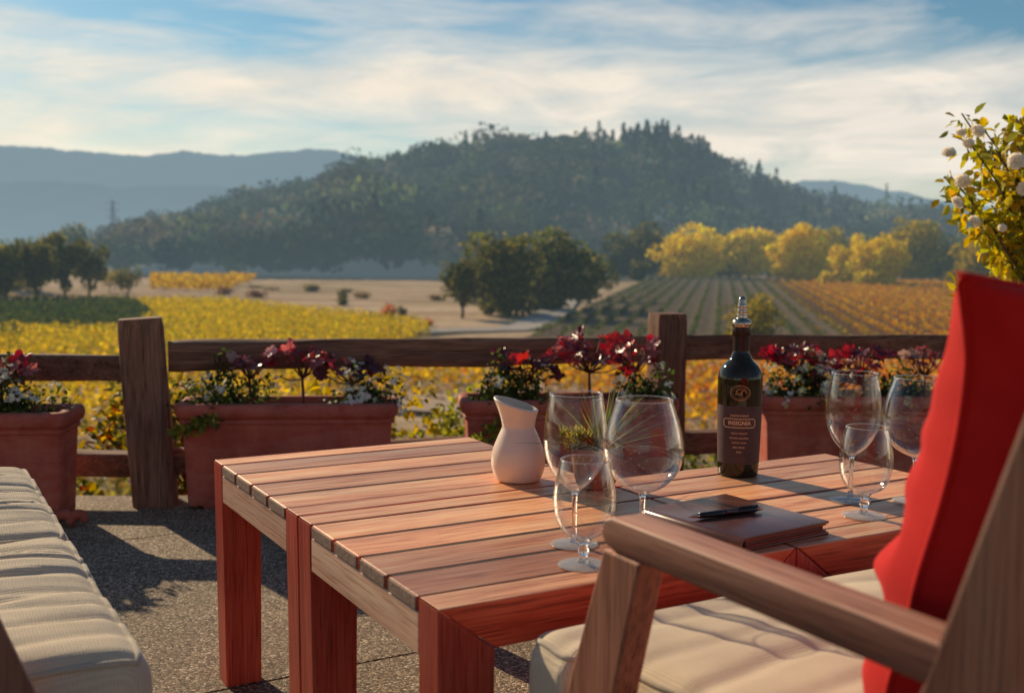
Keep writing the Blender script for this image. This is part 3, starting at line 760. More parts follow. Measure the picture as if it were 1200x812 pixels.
# cover wraps round a rounded spine along the left long edge
k = 10; hh = .0205
prof = [(bw/2, 0), (-bw/2+hh/2, 0)] + [(-bw/2+hh/2 - hh/2*math.sin(PI*j/k), hh/2 - hh/2*math.cos(PI*j/k)) for j in range(1, k)] + [(-bw/2+hh/2, hh), (bw/2, hh), (bw/2+.001, hh-.002), (bw/2, hh-.004), (-bw/2+hh/2, hh-.004)]
prof += [(-bw/2+hh/2 - (hh/2-.004)*math.sin(PI*j/k), hh/2 + (hh/2-.004)*math.cos(PI*j/k)) for j in range(1, k)] + [(-bw/2+hh/2, .004), (bw/2, .004), (bw/2+.001, .002)]
mb = MB(); mb.prism(prof, 'y', -bl/2, bl/2, .0012, 2); o = mb.build('cover', M['leather'], nb); smooth_by_angle(o, 35)
mb = MB(); mb.box((.003, 0, hh/2), (bw-.022, bl-.008, .0085), .001); o = mb.build('page_block', M['pages'], nb)
mb = MB()
mb.box((.004, 0, .0055), (bw-.014, bl-.003, .0022), .0008); mb.box((.004, 0, hh-.0055), (bw-.014, bl-.003, .0022), .0008)
mb.build('inner_lining', M['leather_in'], nb)
a = W(.478, .884, TOP+hh+.0052); b = W(.62, .893, TOP+hh+.0052); d = b-a
pn = thing('pen', 'black ballpoint pen with a pale metal tip resting on the brown notebook', 'pen', a, math.atan2(d.y, d.x))
ln = d.length
def lx(prof, n=20):      # lathe along local X
    mb = MB(); mb.lathe(prof, n); return mb
def toX(c): return (c[2], c[1], c[0])
lx([(0,0),(.0007,.0005),(.0009,.004),(.0022,.009),(.0034,.018),(.0036,.0215),(0,.0215)]).build('tip', M['pen_metal'], pn, True, toX)
lx([(0,.0215),(.0043,.0215),(.0049,.03),(.0051,.06),(.0051,.064),(.0048,.0645),(.0048,.066),(.0051,.0665),(.0051,.124),(.0044,.128),(0,.128)]).build('barrel', M['pen_black'], pn, True, toX)
lx([(0,.128),(.0034,.128),(.0034,.134),(.0026,.1395),(0,.141)]).build('push_button', M['pen_metal'], pn, True, toX)
mb = MB(); mb.box((.112, -.001, .0062), (.034, .0032, .0012), .0004); mb.box((.1285, -.001, .0047), (.0022, .0032, .0042), .0004); mb.build('clip', M['pen_black'], pn)
me = text_mesh('JOSEPH PHELPS', .0052, 1.0)
for v in me.vertices:
    ang = -1.1 + v.co.y/.0051; v.co = (.079+v.co.x*.62, .0053*math.sin(ang), .0053*math.cos(ang))
link('barrel_lettering', me, M['pen_text'], pn)

# ------------------------------------------------------------------ lounge chairs and cushions
def make_lounge(name, label, cat, loc, rz, half, seed):
    random.seed(seed)
    t = thing(name, label, cat, loc, rz)
    aw = .05; zt = .600
    for s in (-1, 1):
        xo = s*half; xi = s*(half-aw); xa, xb = min(xo, xi), max(xo, xi)
        mb = MB()  # armrest, rounded at the front
        pr = [(-.388, zt-.034),(.094, zt-.034),(.105, zt-.031),(.114, zt-.025),(.117, zt-.016),(.112, zt-.005),(.1, zt)] + [(-.388, zt)]
        mb.prism(pr, 'x', xa+.0005, xb-.006 if s < 0 else xb-.0005, .003, 3); o = mb.build('armrest', M['chair_y'], t); smooth_by_angle(o, 30)
        mb = MB()
        lxa, lxb = (xa, xa+.034) if s < 0 else (xb-.034, xb)
        mb.prism([(.115-.004, zt-.035),(.048, zt-.035),(.1, .38),(.2,.0),(.27,.0),(.178,.386)], 'x', lxa, lxb, .003, 2); mb.build('front_leg', M['chair_z'], t)
        mb = MB()  # back post, leaning
        mb.prism([(-.163,.2),(-.300,.6),(-.418,.95),(-.425,1.0),(-.512,1.0),(-.392,.6),(-.255,.2)], 'x', xa+(.0 if s<0 else .001), xb-.001, .005, 2); mb.build('back_post', M['chair_z'], t)
        mb = MB()
        mb.prism([(-.17,.44),(-.235,.44),(-.42,0),(-.35,0)], 'x', xi+(.001 if s>0 else -.041), xi+(.041 if s>0 else -.001), .003, 2) if False else mb.prism([(-.19,.3),(-.26,.3),(-.39,0),(-.325,0)], 'x', xa+.001, xb-.001, .003, 2)
        mb.build('rear_leg', M['chair_z'], t)
        mb = MB(); xs = s*(half-aw-.0125)
        mb.box((xs, .02, .268), (.022, .5, .06), .003); mb.build('side_rail', M['chair_y'], t)
    mb = MB(); mb.box((0, .281, .268), (2*half-2*aw-.002, .022, .066), .004); mb.build('front_rail', M['chair_x'], t)
    mb = MB(); mb.box((0, -.241, .268), (2*half-2*aw-.05, .022, .06), .003); mb.build('rear_rail', M['chair_x'], t)
    mb = MB()
    for k in range(6): mb.box((0, .225-.085*k, .288), (2*half-2*aw-.052, .06, .016), .003)
    mb.build('seat_slats', M['chair_x'], t)
    mb = MB()
    for z in (.45, .60, .75, .93):
        y = -.357-.335*(z-.6); mb.box((0, y-.01, z), (2*half-2*aw-.003, .02, .075 if z < .9 else .09), .004, rot=Matrix.Rotation(R(18), 3, 'X'))
    mb.build('backrest', M['chair_x'], t)
    return t
def fwd_rz(f): return math.atan2(-f.x, f.y)
q = W(.4425, 1.35)
make_lounge('lounge_chair', 'wooden lounge armchair facing the tables beside the red pillow', 'armchair', (q.x, q.y, 0), fwd_rz(-B2), .3625, 5)
q = W(-.60, .34)
make_lounge('outdoor_sofa', 'wooden outdoor sofa on the left with only its front arm corner in view', 'sofa', (q.x, q.y, 0), fwd_rz(A2), .65, 9)

def cushion(name, label, loc, rz, hx, hy, hz, rad, bulge, wr, seed, nx=70, ny=70, ears=0):
    """box cushion with rounded edges, crowned top and cloth wrinkles"""
    t = thing(name, label, 'cushion', loc, rz)
    def lin(h, n): return np.concatenate([np.linspace(-h, -h+rad, 7)[:-1], np.linspace(-h+rad, h-rad, n), np.linspace(h-rad, h, 7)[1:]])
    gx, gy, gz2 = lin(hx, nx), lin(hy, ny), lin(hz, 4)
    V, F, idx = [], [], {}
    def vid(i, j, k):
        key = (i, j, k)
        if key not in idx: idx[key] = len(V); V.append((gx[i], gy[j], gz2[k]))
        return idx[key]
    X, Y, Z = len(gx)-1, len(gy)-1, len(gz2)-1
    for i in range(X):
        for j in range(Y): F += [(vid(i,j,Z), vid(i+1,j,Z), vid(i+1,j+1,Z), vid(i,j+1,Z)), (vid(i,j,0), vid(i,j+1,0), vid(i+1,j+1,0), vid(i+1,j,0))]
    for i in range(X):
        for k in range(Z): F += [(vid(i,0,k), vid(i+1,0,k), vid(i+1,0,k+1), vid(i,0,k+1)), (vid(i,Y,k), vid(i,Y,k+1), vid(i+1,Y,k+1), vid(i+1,Y,k))]
    for j in range(Y):
        for k in range(Z): F += [(vid(0,j,k), vid(0,j,k+1), vid(0,j+1,k+1), vid(0,j+1,k)), (vid(X,j,k), vid(X,j+1,k), vid(X,j+1,k+1), vid(X,j,k+1))]
    out_ = []
    for x, y, z in V:
        pz = Vector((x, y, z)); inn = Vector((max(-hx+rad, min(hx-rad, x)), max(-hy+rad, min(hy-rad, y)), max(-hz+rad, min(hz-rad, z))))
        d = pz-inn
        if d.length > 1e-9: pz = inn + d.normalized()*rad
        u, v_ = pz.x/hx, pz.y/hy
        cr = max(0, 1-u*u)**.6*max(0, 1-v_*v_)**.6
        up = max(0, pz.z/hz)
        pz.z += (bulge*cr + wr(pz.x, pz.y)*min(1, cr*3+.35))*up
        e = mnoise.noise(Vector((pz.x*9+seed, pz.y*9, pz.z*9)))*.004
        sd_ = max(0, abs(u)-.9)*10; pz.x += math.copysign(.006*(1-(pz.z/hz)**2), pz.x)*min(1, sd_); 
        sd2 = max(0, abs(v_)-.9)*10; pz.y += math.copysign(.008*(1-(pz.z/hz)**2), pz.y)*min(1, sd2)
        pz.x += math.copysign(ears*max(0, min(1, (pz.y-(hy-.115))/.03)), pz.x)*min(1, abs(u)/.8)**4
        out_.append((pz.x+e, pz.y+e*.7, pz.z+e*.8*(1 if pz.z > 0 else 0)))
    mesh_np('cover', np.array(out_), [np.array(F)], M['cushion'], t, smooth=True)
    # welt along the top edge, following the cloth
    loop = [(i, 0, Z) for i in range(X)] + [(X, j, Z) for j in range(Y)] + [(i, Y, Z) for i in range(X, 0, -1)] + [(0, j, Z) for j in range(Y, 0, -1)]
    pts = [out_[idx[q_]] for q_ in loop]; pts = [q_ for k_, q_ in enumerate(pts) if k_ == 0 or math.dist(q_, pts[k_-1]) > .002]
    mb = MB(); mb.tube(pts + [pts[0]], .0042, 8, cap=False); mb.build('piping', M['piping'], t, True)
    # soften corners
    return t
def wrinkles(rows, seed, amp=.008, axis='y', bend=.03):
    rs = np.random.default_rng(seed); L_ = [(r + rs.normal()*.006, rs.uniform(.4, 1.3), rs.uniform(.0065, .014), rs.uniform(-.5,.5)) for r in rows]
    def f(x, y):
        u, v = (x, y) if axis == 'y' else (y, x)      # crease runs along u, stacked along v
        h = 0
        for c, a, w_, sl_ in L_:
            vc = c + sl_*bend*u*4 + .03*mnoise.noise(Vector((u*5+c*20, c*7, seed)))
            k = (v-vc)/w_; fade = .55+.45*mnoise.noise(Vector((u*4, c*11, seed+3)))
            h += -a*amp*math.exp(-k*k)*fade + .3*a*amp*math.exp(-((k-1.9)/1.5)**2)*fade
        return h + .006*mnoise.noise(Vector((x*7, y*7, seed)))
    return f
# seat cushion of the armchair
q = W(.4425, 1.347); zc_ = .362
cushion('seat_cushion', 'beige seat cushion in the right armchair under the red pillow', (q.x, q.y, zc_), fwd_rz(-B2), .307, .281, .058, .03, .02, wrinkles([.21,.13,.05,-.04,-.12,-.2], 4, .006), 1, ears=.045)
# two seat cushions of the sofa
for (s0, s1, lb, sd_) in ((-.262, .345, 'far beige sofa cushion beside the left planter', 2), (.352, .930, 'near beige sofa cushion with crosswise wrinkles beside the wooden arm', 3)):
    q = W(-.605, (s0+s1)/2)
    hx_ = (s1-s0)/2
    rows = [hx_*q_ for q_ in ((-.84,-.66,-.5,-.3,-.12,.02,.2,.34,.52,.7) if sd_ == 2 else (-.88,-.7,-.62,-.44,-.25,-.12,.03,.22,.32,.5,.76))]
    cushion('seat_cushion', lb, (q.x, q.y, zc_), fwd_rz(A2), hx_, .292, .058, .032, .018, wrinkles(rows, sd_*5, .015, 'x'), sd_*3)

# red pillow leaning in the armchair
q = W(.416, 1.534)
pl = thing('throw_pillow', 'red square pillow standing upright against the back of the right armchair', 'pillow', (q.x, q.y, .452), fwd_rz(-B2))
n = 56; V = []; F = []
S_ = .262; Hh = .1985
lean = R(10)
for side in (1, -1):
    for j in range(n+1):
        for i in range(n+1):
            u = -1+2*i/n; v = -1+2*j/n
            ee = 1-.055*(1-v*v)*abs(u)**3; ef = 1-.05*(1-u*u)*abs(v)**3
            x = u*S_*ee; z = v*Hh*ef
            th_ = .084*(1-abs(u)**4.5)**.5*(1-abs(v)**3.6)**.5 + .012*(1-u*u)*(1-v*v)
            wrk = .034*mnoise.noise(Vector((x*5.5+z*3, z*9, side*3.0))) + .009*mnoise.noise(Vector((x*14+z*6, z*30, side*5.0)))
            for (fz, fx, fs, fa) in ((-.11,-.26,.25,.017),(-.06,-.26,-.35,.012),(.05,-.26,.15,.010),(.15,-.2,-.5,.009),(-.15,.2,.3,.012)):
                kz = (z-fz-fs*(x-fx))/.011; fall = math.exp(-abs(x-fx)/.17); wrk += .45*fall*fa*(-math.exp(-kz*kz)+.7*math.exp(-(kz-2.0)**2))
            # slumped crease low on the pillow
            cz = z + .09 + .10*(x+.2); crs = -.012*math.exp(-(cz/.014)**2) + .010*math.exp(-((cz-.03)/.022)**2)
            for (fz, fs, fw_, fa) in ((-.015,.22,.026,.011),(-.115,-.18,.028,.012),(.085,-.3,.03,.008)):
                kz = (z-fz-fs*(x+.2))/fw_; fl = math.exp(-max(0, x+.05)/.2)*(.35+.65*min(1, (S_-abs(x))/.07)); wrk += fl*fa*(-math.exp(-kz*kz)+.8*math.exp(-(kz-1.9)**2))
            edge_ = min(1, (1-max(abs(u), abs(v)))*6)
            y = side*(th_ + (wrk+crs)*edge_)
            bodyf = min(1, abs(u)*1.4); xs = x + .014*math.sin(v*2.6+.4)*bodyf + (.008*math.exp(-(cz/.03)**2)*bodyf if u < 0 else 0) - (.012*max(0, v-.7)/.3*max(0, abs(u)-.7)/.3*(1 if u < 0 else -1))
            xs *= 1 - .1*max(0, -v-.35)
            zz_ = z + Hh + .007*max(0, abs(u)-.7)/.3*max(0, v-.4)/.6
            V.append((xs, y - zz_*math.tan(lean), zz_))
    base = 0 if side == 1 else (n+1)**2
    for j in range(n):
        for i in range(n):
            a = base+j*(n+1)+i; q4 = (a, a+1, a+n+2, a+n+1); F.append(q4 if side == -1 else q4[::-1])
mesh_np('cover', np.array(V), [np.array(F)], M['red_cloth'], pl, smooth=True)
mb = MB(); pts = []
for i in range(n): pts.append(V[i])
for j in range(n): pts.append(V[j*(n+1)+n])
for i in range(n, 0, -1): pts.append(V[n*(n+1)+i])
for j in range(n, -1, -1): pts.append(V[j*(n+1)])
mb.tube(pts, .0035, 8); mb.build('piping', M['red_cloth'], pl, True)

# ------------------------------------------------------------------ fence
fe = thing('rail_fence', 'weathered split-rail timber fence along the outer edge of the terrace', 'fence', (-1.19, 3.62, 0), math.atan(.29))
inv = Matrix.Translation((-1.19, 3.62, 0)) @ Matrix.Rotation(math.atan(.29), 4, 'Z'); inv = inv.inverted()
def hewn(name, p0, p1, w_, h_, m, seed, seg=26, rough=.006, round_=.012, taper=0):
    p0, p1 = inv @ Vector(p0), inv @ Vector(p1); d = (p1-p0); ln = d.length; d.normalize()
    up = Vector((0,0,1)) if abs(d.z) < .9 else Vector((0,1,0)); sd_ = d.cross(up).normalized(); up = sd_.cross(d)
    ring = []
    for (cx, cy_) in ((1,1),(-1,1),(-1,-1),(1,-1)):
        for k in range(4):
            a = math.atan2(cy_, cx) - PI/4 + PI/2*k/3
            ring.append((cx*(w_/2-round_) + round_*math.cos(a), cy_*(h_/2-round_) + round_*math.sin(a)))
    # extra points along the faces
    r2 = []
    for i in range(len(ring)):
        a, b = ring[i], ring[(i+1)%len(ring)]; r2.append(a)
        if math.dist(a, b) > .02:
            for s in (.25,.5,.75): r2.append((a[0]+(b[0]-a[0])*s, a[1]+(b[1]-a[1])*s))
    V, F, n = [], [], len(r2)
    for i in range(seg+1):
        t = i/seg; e = 1-taper*t
        if i in (0, seg): e *= .94
        for (a, b) in r2:
            q = p0 + d*ln*t + sd_*a*e + up*b*e
            nv = Vector((seed*3.3+t*ln*2.2, a*16, b*16)); off = mnoise.noise(nv)*rough*1.3 + mnoise.noise(nv*3.1)*rough*.5
            rr = math.hypot(a, b)+1e-6
            q += (sd_*a/rr + up*b/rr)*off + up*mnoise.noise(Vector((t*ln*1.1, seed, 0)))*rough*1.2
            V.append(q)
    for i in range(seg):
        for j in range(n): F.append((i*n+j, i*n+(j+1)%n, (i+1)*n+(j+1)%n, (i+1)*n+j))
    caps = [tuple(range(n))[::-1], tuple(range(seg*n, seg*n+n))]
    o = mesh_np(name, np.array([tuple(v) for v in V]), [np.array(F), np.array(caps)], m, fe); smooth_by_angle(o, 38)
    a = o.data.attributes.new('tint', 'FLOAT_COLOR', 'POINT'); cval = (random.uniform(.3,.7), random.random(), random.random(), 1)
    a.data.foreach_set('color', list(cval)*len(V)); return o
hewn('post', (-1.172,3.62,-.3), (-1.232,3.62,.621), .143, .13, M['fence_z'], 1, 30, .005, .014)
hewn('post', (.585,4.135,-.3), (.585,4.135,.621), .116, .12, M['fence_z'], 2, 30, .004, .014)
hewn('post', (2.38,4.41,-.3), (2.38,4.41,.62), .13, .12, M['fence_z'], 3, 24, .004, .014)
hewn('post', (-3.05,3.655,-.3), (-3.05,3.655,.61), .14, .13, M['fence_z'], 4, 24, .004, .014)
hewn('top_rail', (-1.145,3.635,.494), (.545,4.125,.484), .07, .098, M['fence_x'], 5, 40, .007)
hewn('top_rail', (-3.0,3.66,.455), (-1.235,3.63,.452), .07, .086, M['fence_x'], 6, 40, .007)
hewn('top_rail', (.63,4.142,.49), (2.33,4.41,.482), .07, .092, M['fence_x'], 7, 40, .007)
hewn('lower_rail', (-3.0,3.66,.12), (-1.24,3.63,.128), .07, .085, M['fence_x'], 8, 40, .007)
hewn('lower_rail', (-1.14,3.635,.135), (.545,4.125,.128), .07, .085, M['fence_x'], 9, 40, .007)
hewn('lower_rail', (.63,4.142,.128), (2.33,4.41,.122), .07, .085, M['fence_x'], 10, 40, .007)

# ------------------------------------------------------------------ planters
def loft_rect(prof, hx, hy, r0):
    """prof: (inset offset, z) rings of a rounded rectangle"""
    V, F = [], []; ns = 6; ring_n = None
    for off, z in prof:
        ax, ay = hx+off, hy+off; r = max(.004, r0+off); ring = []
        for cx, cy_, a0 in ((1,1,0),(-1,1,PI/2),(-1,-1,PI),(1,-1,1.5*PI)):
            for k in range(ns+1):
                a = a0+PI/2*k/ns; ring.append((cx*(ax-r)+r*math.cos(a), cy_*(ay-r)+r*math.sin(a), z))
            # points along the next side
        ring_n = len(ring); V += ring
    for i in range(len(prof)-1):
        for j in range(ring_n): F.append((i*ring_n+j, i*ring_n+(j+1)%ring_n, (i+1)*ring_n+(j+1)%ring_n, (i+1)*ring_n+j))
    return V, F, ring_n
def planter(x, y, rz, ln, dp, h, label, foot=False):
    t = thing('planter_box', label, 'planter', (x, y, 0), rz, 'terracotta planters along the fence')
    hx, hy = ln/2-.02, dp/2-.02
    b0 = .012
    body = [(-.022,b0),(-.018,b0),(-.004,h-.075),(-.003,h-.066)]
    V, F, n_ = loft_rect(body, hx, hy, .025); F2 = [tuple(range(n_))[::-1]]
    o = mesh_np('body', np.array(V), [np.array(F), np.array(F2)], M['terracotta'], t); smooth_by_angle(o, 50)
    rim = [(-.003,h-.068),(.004,h-.066),(.007,h-.06),(.004,h-.054),(.002,h-.052),(.006,h-.047),(.014,h-.043)] + [(.014+.006*math.sin(PI*k/8)+.0, h-.043+.043*k/8) for k in range(1, 8)] + [(.012,h-.001),(.006,h),(-.012,h),(-.018,h-.004),(-.02,h-.05)]
    V, F, n_ = loft_rect(rim, hx, hy, .025); o = mesh_np('rim', np.array(V), [np.array(F)], M['terracotta'], t); smooth_by_angle(o, 60)
    V, F, n_ = loft_rect([(-.02,h-.035)], hx, hy, .02); o = mesh_np('soil', np.array(V), [np.array([tuple(range(n_))])], M['soil'], t)
    if foot:
        mb = MB()
        for k, (fx, fy, rr) in enumerate(((hx+.005, -hy-.012, .026), (hx+.045, -hy+.0, .021))):
            pts = [(fx + rr*.9*math.cos(a), fy + .004*math.sin(a*2), .022 + rr*.75*math.sin(a)) for a in np.linspace(-.5, PI+.9, 12)]
            mb.tube(pts, [.013+.004*math.sin(i/11*PI) for i in range(12)], 10)
        mb.build('foot', M['terracotta'], t, True)
    for sx in (-1, 1):
        mb = MB(); mb.box((sx*(hx-.09), 0, .0065), (.05, dp-.09, .013), .003); mb.build('base_pad', M['terracotta'], t)
    return t
PLS = {}
PLS['L'] = (-1.755, 3.375, R(4), .79, .24, .352)
PLS['M'] = (-.742, 3.64, R(5.0), .725, .235, .350)
PLS['3'] = (.195, 3.80, R(6), .76, .235, .348)
PLS['4'] = (1.255, 3.95, R(3), .76, .235, .348)
planter(*PLS['L'], 'left terracotta planter cut by the picture edge, beside the sofa', True)
planter(*PLS['M'], 'terracotta planter right of the thick fence post, with three red leafed plants')
planter(*PLS['3'], 'terracotta planter in the middle, behind the white carafe')
planter(*PLS['4'], 'terracotta planter behind the wine bottle and the tall glass')

# ------------------------------------------------------------------ plants in the planters
def lobed_leaf(seed):
    """palmate leaf, cupped, with lobes"""
    rs = np.random.default_rng(seed); pts = []
    k = 35
    for i in range(k):
        a = -PI*.93 + 2*PI*.93*i/(k-1)
        lobe = .85 + .15*math.cos(5*a*.96) + .05*math.cos(13*a+seed)
        r = (.5 + .1*math.cos(a))*lobe + rs.normal()*.015
        pts.append((r*math.sin(a), r*math.cos(a)+.12))
    V = [(0, .1, -.06)]; F = []
    for s in (.5, 1.0):
        for i, (x, y) in enumerate(pts):
            rr = math.hypot(x, y-.1)
            ruff = (.05*math.sin(i*1.9+seed) + .06*math.sin(i*.7+seed*2))*s
            V.append((x*s, .1+(y-.1)*s, -.06+.22*(rr*s)**1.5 + ruff))
    for i in range(k-1):
        F.append((0, 1+i+1, 1+i, 1+i) if False else (0, 1+i+1, 1+i))
    Q = [(1+i, 1+i+1, 1+k+i+1, 1+k+i) for i in range(k-1)]
    return (np.array(V), [np.array(F), np.array(Q)])
def red_plant(x, y, z, label, n, hgt, spread, cols, leaf=.062, stem=True, seed=0, lean=(0,0)):
    global rng
    rng = np.random.default_rng(100+seed)
    t = thing('coral_bells', label, 'plant', (x, y, z), 0, 'red leafed plants in the planters')
    mb = MB(); parts = []
    if stem: mb.tube([(0,0,-.02),(.002,0,hgt*.25),(lean[0]*.3,lean[1]*.3,hgt*.5)], [.007,.0055,.004], 8)
    top = np.array([lean[0]*.3, lean[1]*.3, hgt*.5]) if stem else np.array([0,0,0.])
    n = int(n*1.9)
    for i in range(n):
        a = 2*PI*i/n*1.618 + rng.uniform(-.5,.5); r = spread*rng.uniform(.25, 1.0); zz = hgt*rng.uniform(.72, 1.08) - .25*hgt*(r/spread)**2*rng.uniform(0,1)
        e = np.array([r*math.cos(a)+lean[0], r*.7*math.sin(a)+lean[1], zz])
        mid = (top+e)/2 + np.array([0,0,-.01])
        mb.tube([tuple(top), tuple(mid), tuple(e)], [.0028,.0024,.002], 6)
        y_ = np.array([[math.cos(a), math.sin(a), rng.uniform(-.5,.35)]]); nz = np.array([[rng.normal()*.5, -rng.uniform(.2,1.3), .9]])
        parts.append(scatter(lobed_leaf(seed*31+i), e[None], rot_from(y_, nz), [leaf*rng.uniform(.55,1.15)], pick(cols, 1, .2)))
    mb.build('stalks', M['stem_red'], t, True)
    v, f, c = join(parts); mesh_np('leaves', v, f, M['leaf_glossy'], t, c, True)
    return t
FLOWER = []
def flower_t():
    V, F = [(0,0,0)], []
    for k in range(4):
        a = PI/2*k; b = len(V)
        for (r, da) in ((.55,-.5),(1,-.3),(1,.3),(.55,.5)): V.append((r*math.cos(a+da), r*math.sin(a+da), .18 if r > .9 else .05))
        F.append((0, b, b+1, b+2)); F.append((0, b+2, b+3, b+3)) if False else None
    F4_ = [f for f in F if f]
    F3_ = [(0, 1+4*k+2, 1+4*k+3) for k in range(4)]
    return (np.array(V), [np.array(F4_), np.array(F3_)])
FLT = flower_t()
def alyssum(x, y, z, label, rx, ry, h, nl, nf, seed, greens=((.035,.06,.018),(.06,.09,.025),(.09,.11,.03)), white=((.85,.83,.75),(.9,.86,.7)), trail=None):
    global rng
    rng = np.random.default_rng(300+seed); h *= 1.2; nf = int(nf*2); nl = int(nl*1.3)
    t = thing('alyssum_clump', label, 'plant', (x, y, z), 0, 'low flowering plants in the planters')
    def pts(n, shell):
        u = rng.normal(size=(n,3)); u /= np.linalg.norm(u, axis=1)[:,None]; u[:,2] = np.abs(u[:,2])
        r = shell + (1-shell)*rng.uniform(0,1,(n,1))**.5 if shell else rng.uniform(0,1,(n,1))**.4
        lump = 1+.28*np.sin(u[:,:1]*7+seed)+.2*np.sin(u[:,1:2]*9+seed*2)
        return u*r*lump*np.array([rx, ry, h])
    P = pts(nl, 0); parts = [scatter(LEAF, P, rand_rot(nl, .6), rng.uniform(.012,.026,nl), pick(greens, nl, .3))]
    if trail is not None:
        k = 160; s = rng.uniform(0,1,k); TP_ = np.stack([trail[0]*s+rng.normal(size=k)*.018, -ry-.03+rng.normal(size=k)*.016, trail[1]*s-rng.uniform(0,.02,k)], 1)
        parts.append(scatter(LEAF, TP_, rand_rot(k, .2), rng.uniform(.014,.03,k), pick([(.2,.24,.04),(.4,.36,.06),(.1,.14,.03)], k, .2)))
    v, f, c = join(parts); mesh_np('leaves', v, f, M['leaf'], t, c, False)
    P = []
    cl = pts(max(4, nf//9), .92)
    for q in cl:
        k = rng.integers(5, 13); P.append(q*1.03 + rng.normal(size=(k,3))*.009)
    P = np.concatenate(P); P[:,2] = np.maximum(P[:,2], .0)
    n_ = len(P); nrm = P/ (np.linalg.norm(P, axis=1)[:,None]+1e-6) + np.array([0,-.3,.7]) + rng.normal(size=(n_,3))*.35
    yv = np.cross(nrm, rng.normal(size=(n_,3)))
    v, f, c = scatter(FLT, P, rot_from(yv, nrm), rng.uniform(.006,.0115,n_), pick(white, n_, .08))
    mesh_np('flowers', v, f, M['petal'], t, c, False)
    return t
ZS = .318
REDS = [(.4,.035,.045),(.46,.06,.06),(.22,.02,.035),(.12,.02,.03),(.4,.13,.13)]
DARK = [(.06,.018,.028),(.09,.022,.03),(.12,.03,.035)]
DIM = [(.3,.04,.05),(.14,.03,.04),(.36,.08,.08)]
red_plant(-1.60, 3.41, ZS, 'bright red leafed plant in the left planter at the picture edge', 11, .185, .085, REDS, .075, seed=1)
alyssum(-1.60, 3.38, ZS, 'white flowered dark green clump in the left planter', .20, .10, .135, 900, 130, 1)
red_plant(-.875, 3.635, ZS, 'faded pink red plant at the left of the middle left planter', 7, .20, .10, [(.42,.12,.12),(.4,.05,.05),(.5,.3,.28),(.3,.05,.05)], .06, seed=2)
red_plant(-.70, 3.645, ZS, 'tall single stemmed red plant in the centre of its planter', 8, .205, .095, [(.46,.06,.06),(.45,.14,.13),(.3,.03,.035)], .062, seed=3)
red_plant(-.53, 3.655, ZS, 'dark maroon leafed plant above the white flowers', 8, .165, .09, DARK+[(.36,.06,.06)], .06, seed=4, lean=(-.02,0))
alyssum(-.955, 3.62, ZS, 'dark green clump overhanging the planter beside the thick post', .14, .10, .125, 700, 45, 2, trail=(-.12,-.05))
alyssum(-.49, 3.66, ZS, 'pale white flowered clump at the right end of its planter', .115, .09, .10, 500, 190, 3)
red_plant(.05, 3.79, ZS, 'dark purple leafed plant behind the white carafe', 9, .17, .10, DARK+[(.4,.05,.05)], .065, seed=5)
red_plant(.27, 3.80, ZS, 'large bright red plant in front of the fence rail behind the glasses', 13, .225, .13, REDS, .078, seed=6)
red_plant(.43, 3.82, ZS, 'small red plant nearest to the second fence post', 7, .225, .07, REDS, .066, seed=7)
alyssum(.0, 3.77, ZS, 'leafy green clump spilling over the left end of the middle planter', .15, .11, .12, 800, 26, 4, greens=((.08,.1,.02),(.13,.15,.03),(.05,.075,.02)), trail=(-.14,-.12))
alyssum(.47, 3.81, ZS, 'dark green white flowered clump in front of the second fence post', .13, .10, .10, 600, 70, 5)
red_plant(1.03, 3.945, ZS, 'full deep red plant just right of the wine bottle', 15, .19, .105, [(.34,.03,.04),(.42,.04,.045),(.12,.02,.03),(.5,.09,.08)], .08, seed=8)
red_plant(1.27, 3.955, ZS, 'red plant with spread leaves above the tall right glass', 9, .19, .10, REDS, .07, seed=9)
red_plant(1.50, 3.96, ZS, 'pink red plant beside the edge of the red pillow', 8, .185, .08, [(.45,.16,.16),(.5,.28,.25),(.35,.06,.06)], .06, seed=10)
alyssum(1.045, 3.91, ZS, 'grey white flowered clump just right of the wine bottle', .14, .10, .125, 600, 210, 6, white=((.7,.76,.78),(.85,.85,.75),(.8,.74,.3)))
alyssum(1.40, 3.94, ZS, 'dark green clump between the right glass and the red pillow', .16, .10, .105, 700, 34, 7, white=((.85,.8,.6),(.85,.7,.2)))
red_plant(1.17, 3.93, ZS-.01, 'low dark maroon plant in the planter between two bright red ones', 10, .115, .12, DARK, .07, seed=11)

